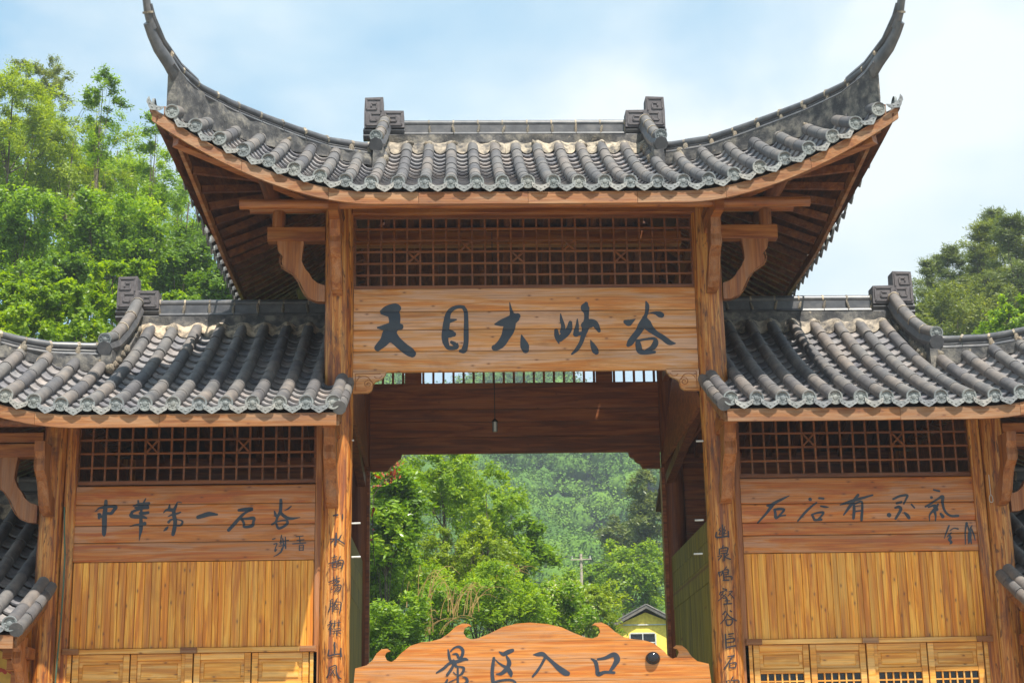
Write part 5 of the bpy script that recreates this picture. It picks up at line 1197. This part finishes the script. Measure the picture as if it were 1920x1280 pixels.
# dry plume grass
def grass(label, u, v, y, spread, hgt, n, seed, name='plume_grass'):
    rng = np.random.default_rng(seed); x, z = at(u, v, y); D = y+20; H = hgt*D/3000; S = spread*D/3000
    V = []
    for i in range(n):
        a = rng.uniform(-.5, 1.15); b = rng.normal()*.25; h = H*rng.uniform(.6, 1.1); lean = S*(a*.8)
        b0 = np.array([x+rng.normal()*S*.28, y+b*S, z-H*.5+rng.uniform(0, .12)*H]); pts = []
        for k in range(7):
            t = k/6; pts.append(b0+np.array([lean*t**1.4*1.2, b*.2*t, h*(t*1.35-.85*t**2.8)]))
        for k in range(6):
            w_ = .0095*(1-k/8)*D/40; p, q = pts[k], pts[k+1]; dq = q-p; sd_ = np.array([dq[2], 0, -dq[0]]); sd_ = sd_/(np.linalg.norm(sd_)+1e-6)*w_*1.1
            V += [p-sd_, p+sd_, q+sd_*.9, q-sd_*.9]
    t = empty(name, label, 'grass'); link('blades', quadmesh('blades', np.array(V), 'straw'), t)
grass('clump of dry straw coloured plume grass fanning out left of the passage middle', 862, 1110, 18.5, 75, 95, 20, 3)
grass('sparse dry plume grass with tall stalks left of the fanned clump', 790, 1090, 18, 60, 110, 9, 4)
grass('low withered grass tuft among the shrubs just above the left scroll', 800, 1160, 17.2, 70, 60, 16, 6)
grass('pale seed heads leaning over the light shrub in the passage middle', 925, 1070, 23, 65, 55, 30, 8)

# hillside woods beyond: one mass nobody could count
def forest(name, seed, xr, yr, n, leafn, mat='leaf_far', sc_=1.0, lf=.26, sub=3):
    rng = np.random.default_rng(seed); V = []; BV = []; BF = []
    bm = bmesh.new(); bmesh.ops.create_icosphere(bm, subdivisions=sub, radius=1); sv = np.array([v.co[:] for v in bm.verts]); sf = np.array([[v.index for v in f.verts] for f in bm.faces]); bm.free()
    sv = sv[:]; 
    for i in range(n):
        y = rng.uniform(*yr); x = rng.uniform(*xr)*(y+20)/200; z = terr(x, y); r = rng.uniform(2.0, 4.6)*(1+y/600)*sc_
        p, nn, c = crown_pts('far', (r, r, r*1.0), rng, leafn); p += np.array([x, y, z+r*.7])
        ph = rng.uniform(0, 6.28, 5); dd = 1+.13*np.sin(sv[:, 0]*5+ph[0])*np.sin(sv[:, 1]*5+ph[1])+.10*np.sin(sv[:, 2]*8+ph[2])+.09*np.sin(sv[:, 0]*11+ph[3])*np.sin(sv[:, 2]*12+ph[4])+.11*rng.normal(size=len(sv))
        BF.append(sf+len(BV)*len(sv)); BV.append(sv*dd[:, None]*r*.64+np.array([x, y, z+r*.7]))
        V.append(leaves(p, nn, lf*(.6+y/300), .75, rng, .1, .22))
    o = link(name, quadmesh(name, np.concatenate(V), mat)); o['kind'] = 'stuff'
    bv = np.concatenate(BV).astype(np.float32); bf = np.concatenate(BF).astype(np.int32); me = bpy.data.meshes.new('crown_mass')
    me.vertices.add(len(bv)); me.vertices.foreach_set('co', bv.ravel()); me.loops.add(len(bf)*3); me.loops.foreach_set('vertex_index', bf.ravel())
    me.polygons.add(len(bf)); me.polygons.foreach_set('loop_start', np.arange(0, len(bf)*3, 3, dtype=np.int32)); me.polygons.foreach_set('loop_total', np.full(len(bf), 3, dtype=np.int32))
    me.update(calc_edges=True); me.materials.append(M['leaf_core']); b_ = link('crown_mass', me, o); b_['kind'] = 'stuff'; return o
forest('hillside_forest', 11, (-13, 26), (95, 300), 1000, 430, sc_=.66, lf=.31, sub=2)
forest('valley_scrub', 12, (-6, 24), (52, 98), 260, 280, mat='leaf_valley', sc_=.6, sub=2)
forest('left_slope_undergrowth', 13, (-80, -36), (16, 60), 100, 240, mat='leaf_mid', sub=2)
forest('right_slope_undergrowth', 14, (46, 84), (40, 90), 100, 240, mat='leaf_olive', sub=2)

# yellow house and utility pole
hs = empty('yellow_house', 'yellow gabled house with grey tiled roof seen low at the right through the passage', 'house')
Y = 40.0; ax, az = at(1210, 1141, Y); lx_, lz_ = at(1153, 1168, Y); k = (Y+20)/3000
gx = ax; hw = 62*k; ez = lz_-.1; zb_ = terr(ax, Y)-1
mb = MB(); mb.prism([(gx-hw+.08, zb_), (gx+hw, zb_), (gx+hw, ez), (gx, az-.12), (gx-hw+.08, ez)], Y, Y+5); wl = obj('wall', mb, 'yellow', hs)
for sgn in (-1, 1):
    e = gx+sgn*(hw+.12); mb = MB()
    mb.prism([(gx, az), (e, ez-.12), (e, ez+.0), (gx, az+.10)], Y-.3, Y+5.2); rf_ = obj('roof', mb, 'houseroof', hs)
    for r_ in range(16):
        y = Y-.27+.34*r_; mb = MB(); mb.tube([(e, y, ez+.03), (gx, y, az+.13)], .05, 6); obj('tile_row', mb, 'houseroof', rf_)
mb = MB(); mb.box(gx-.85, gx+1.1, Y-.06, Y-.02, az-.60, az-.56); obj('string_course', mb, 'white', hs)
wx0, wz1 = at(1182, 1188, Y-.05); wx1, wz0 = at(1229, 1222, Y-.05)
mb = MB(); mb.box(wx0, wx1, Y-.04, Y-.005, wz0, wz1); wn = obj('window', mb, 'dark', hs)
mb = MB()
for a, b, c_, d_ in ((wx0, wx1, wz1, wz1+.05), (wx0, wx1, wz0-.05, wz0), (wx0-.05, wx0, wz0, wz1), (wx1, wx1+.05, wz0, wz1), ((wx0+wx1)/2-.02, (wx0+wx1)/2+.02, wz0, wz1), (wx0, wx1, (wz0+wz1)/2, (wz0+wz1)/2+.04)): mb.box(a, b, Y-.09, Y-.06, c_, d_)
obj('frame', mb, 'white', wn)
Y = 60.0; px_, pz_ = at(1089, 1038, Y)
up = empty('utility_pole', 'pale utility pole with one crossarm standing in the trees in the passage view', 'pole')
mb = MB(); mb.tube([(px_, Y, terr(px_, Y)), (px_, Y, pz_)], [.09, .07], 8); obj('pole', mb, 'pole', up, True)
mb = MB(); mb.beam((px_-.52, Y-.12, pz_-.30), (px_+.52, Y-.12, pz_-.27), .05, .05); obj('crossarm', mb, 'pole', up)
for q in (-.45, .45):
    mb = MB(); mb.tube([(px_+q, Y-.12, pz_-.25), (px_+q, Y-.12, pz_-.12)], .03, 6); obj('insulator', mb, 'white', up)
    mb = MB(); mb.tube([(px_+q+14*(t-.5)*2, Y-.12+20*(t-.5), pz_-.12-2.2*(.25-(abs(t-.5)-.5)**2)*2) for t in np.linspace(0, 1, 21)], .012, 4); obj('power_line', mb, 'wire', up)

# ================================================================== air
mb = MB(); mb.box(-720, 720, -520, 820, -1.5, 104); me = fixn(mb.mesh('haze', M['white'])); me.materials.clear()
hm = bpy.data.materials.new('haze_air'); hm.use_nodes = True; hn = hm.node_tree; hn.nodes.clear()
ho = N(hn, 'ShaderNodeOutputMaterial'); hv = N(hn, 'ShaderNodeVolumePrincipled'); hv.inputs['Density'].default_value = .0008; hv.inputs['Color'].default_value = (.80, .90, 1, 1); hv.inputs['Anisotropy'].default_value = .2
K(hn, hv.outputs[0], ho.inputs['Volume']); me.materials.append(hm); ho_ = link('haze', me); ho_['kind'] = 'stuff'
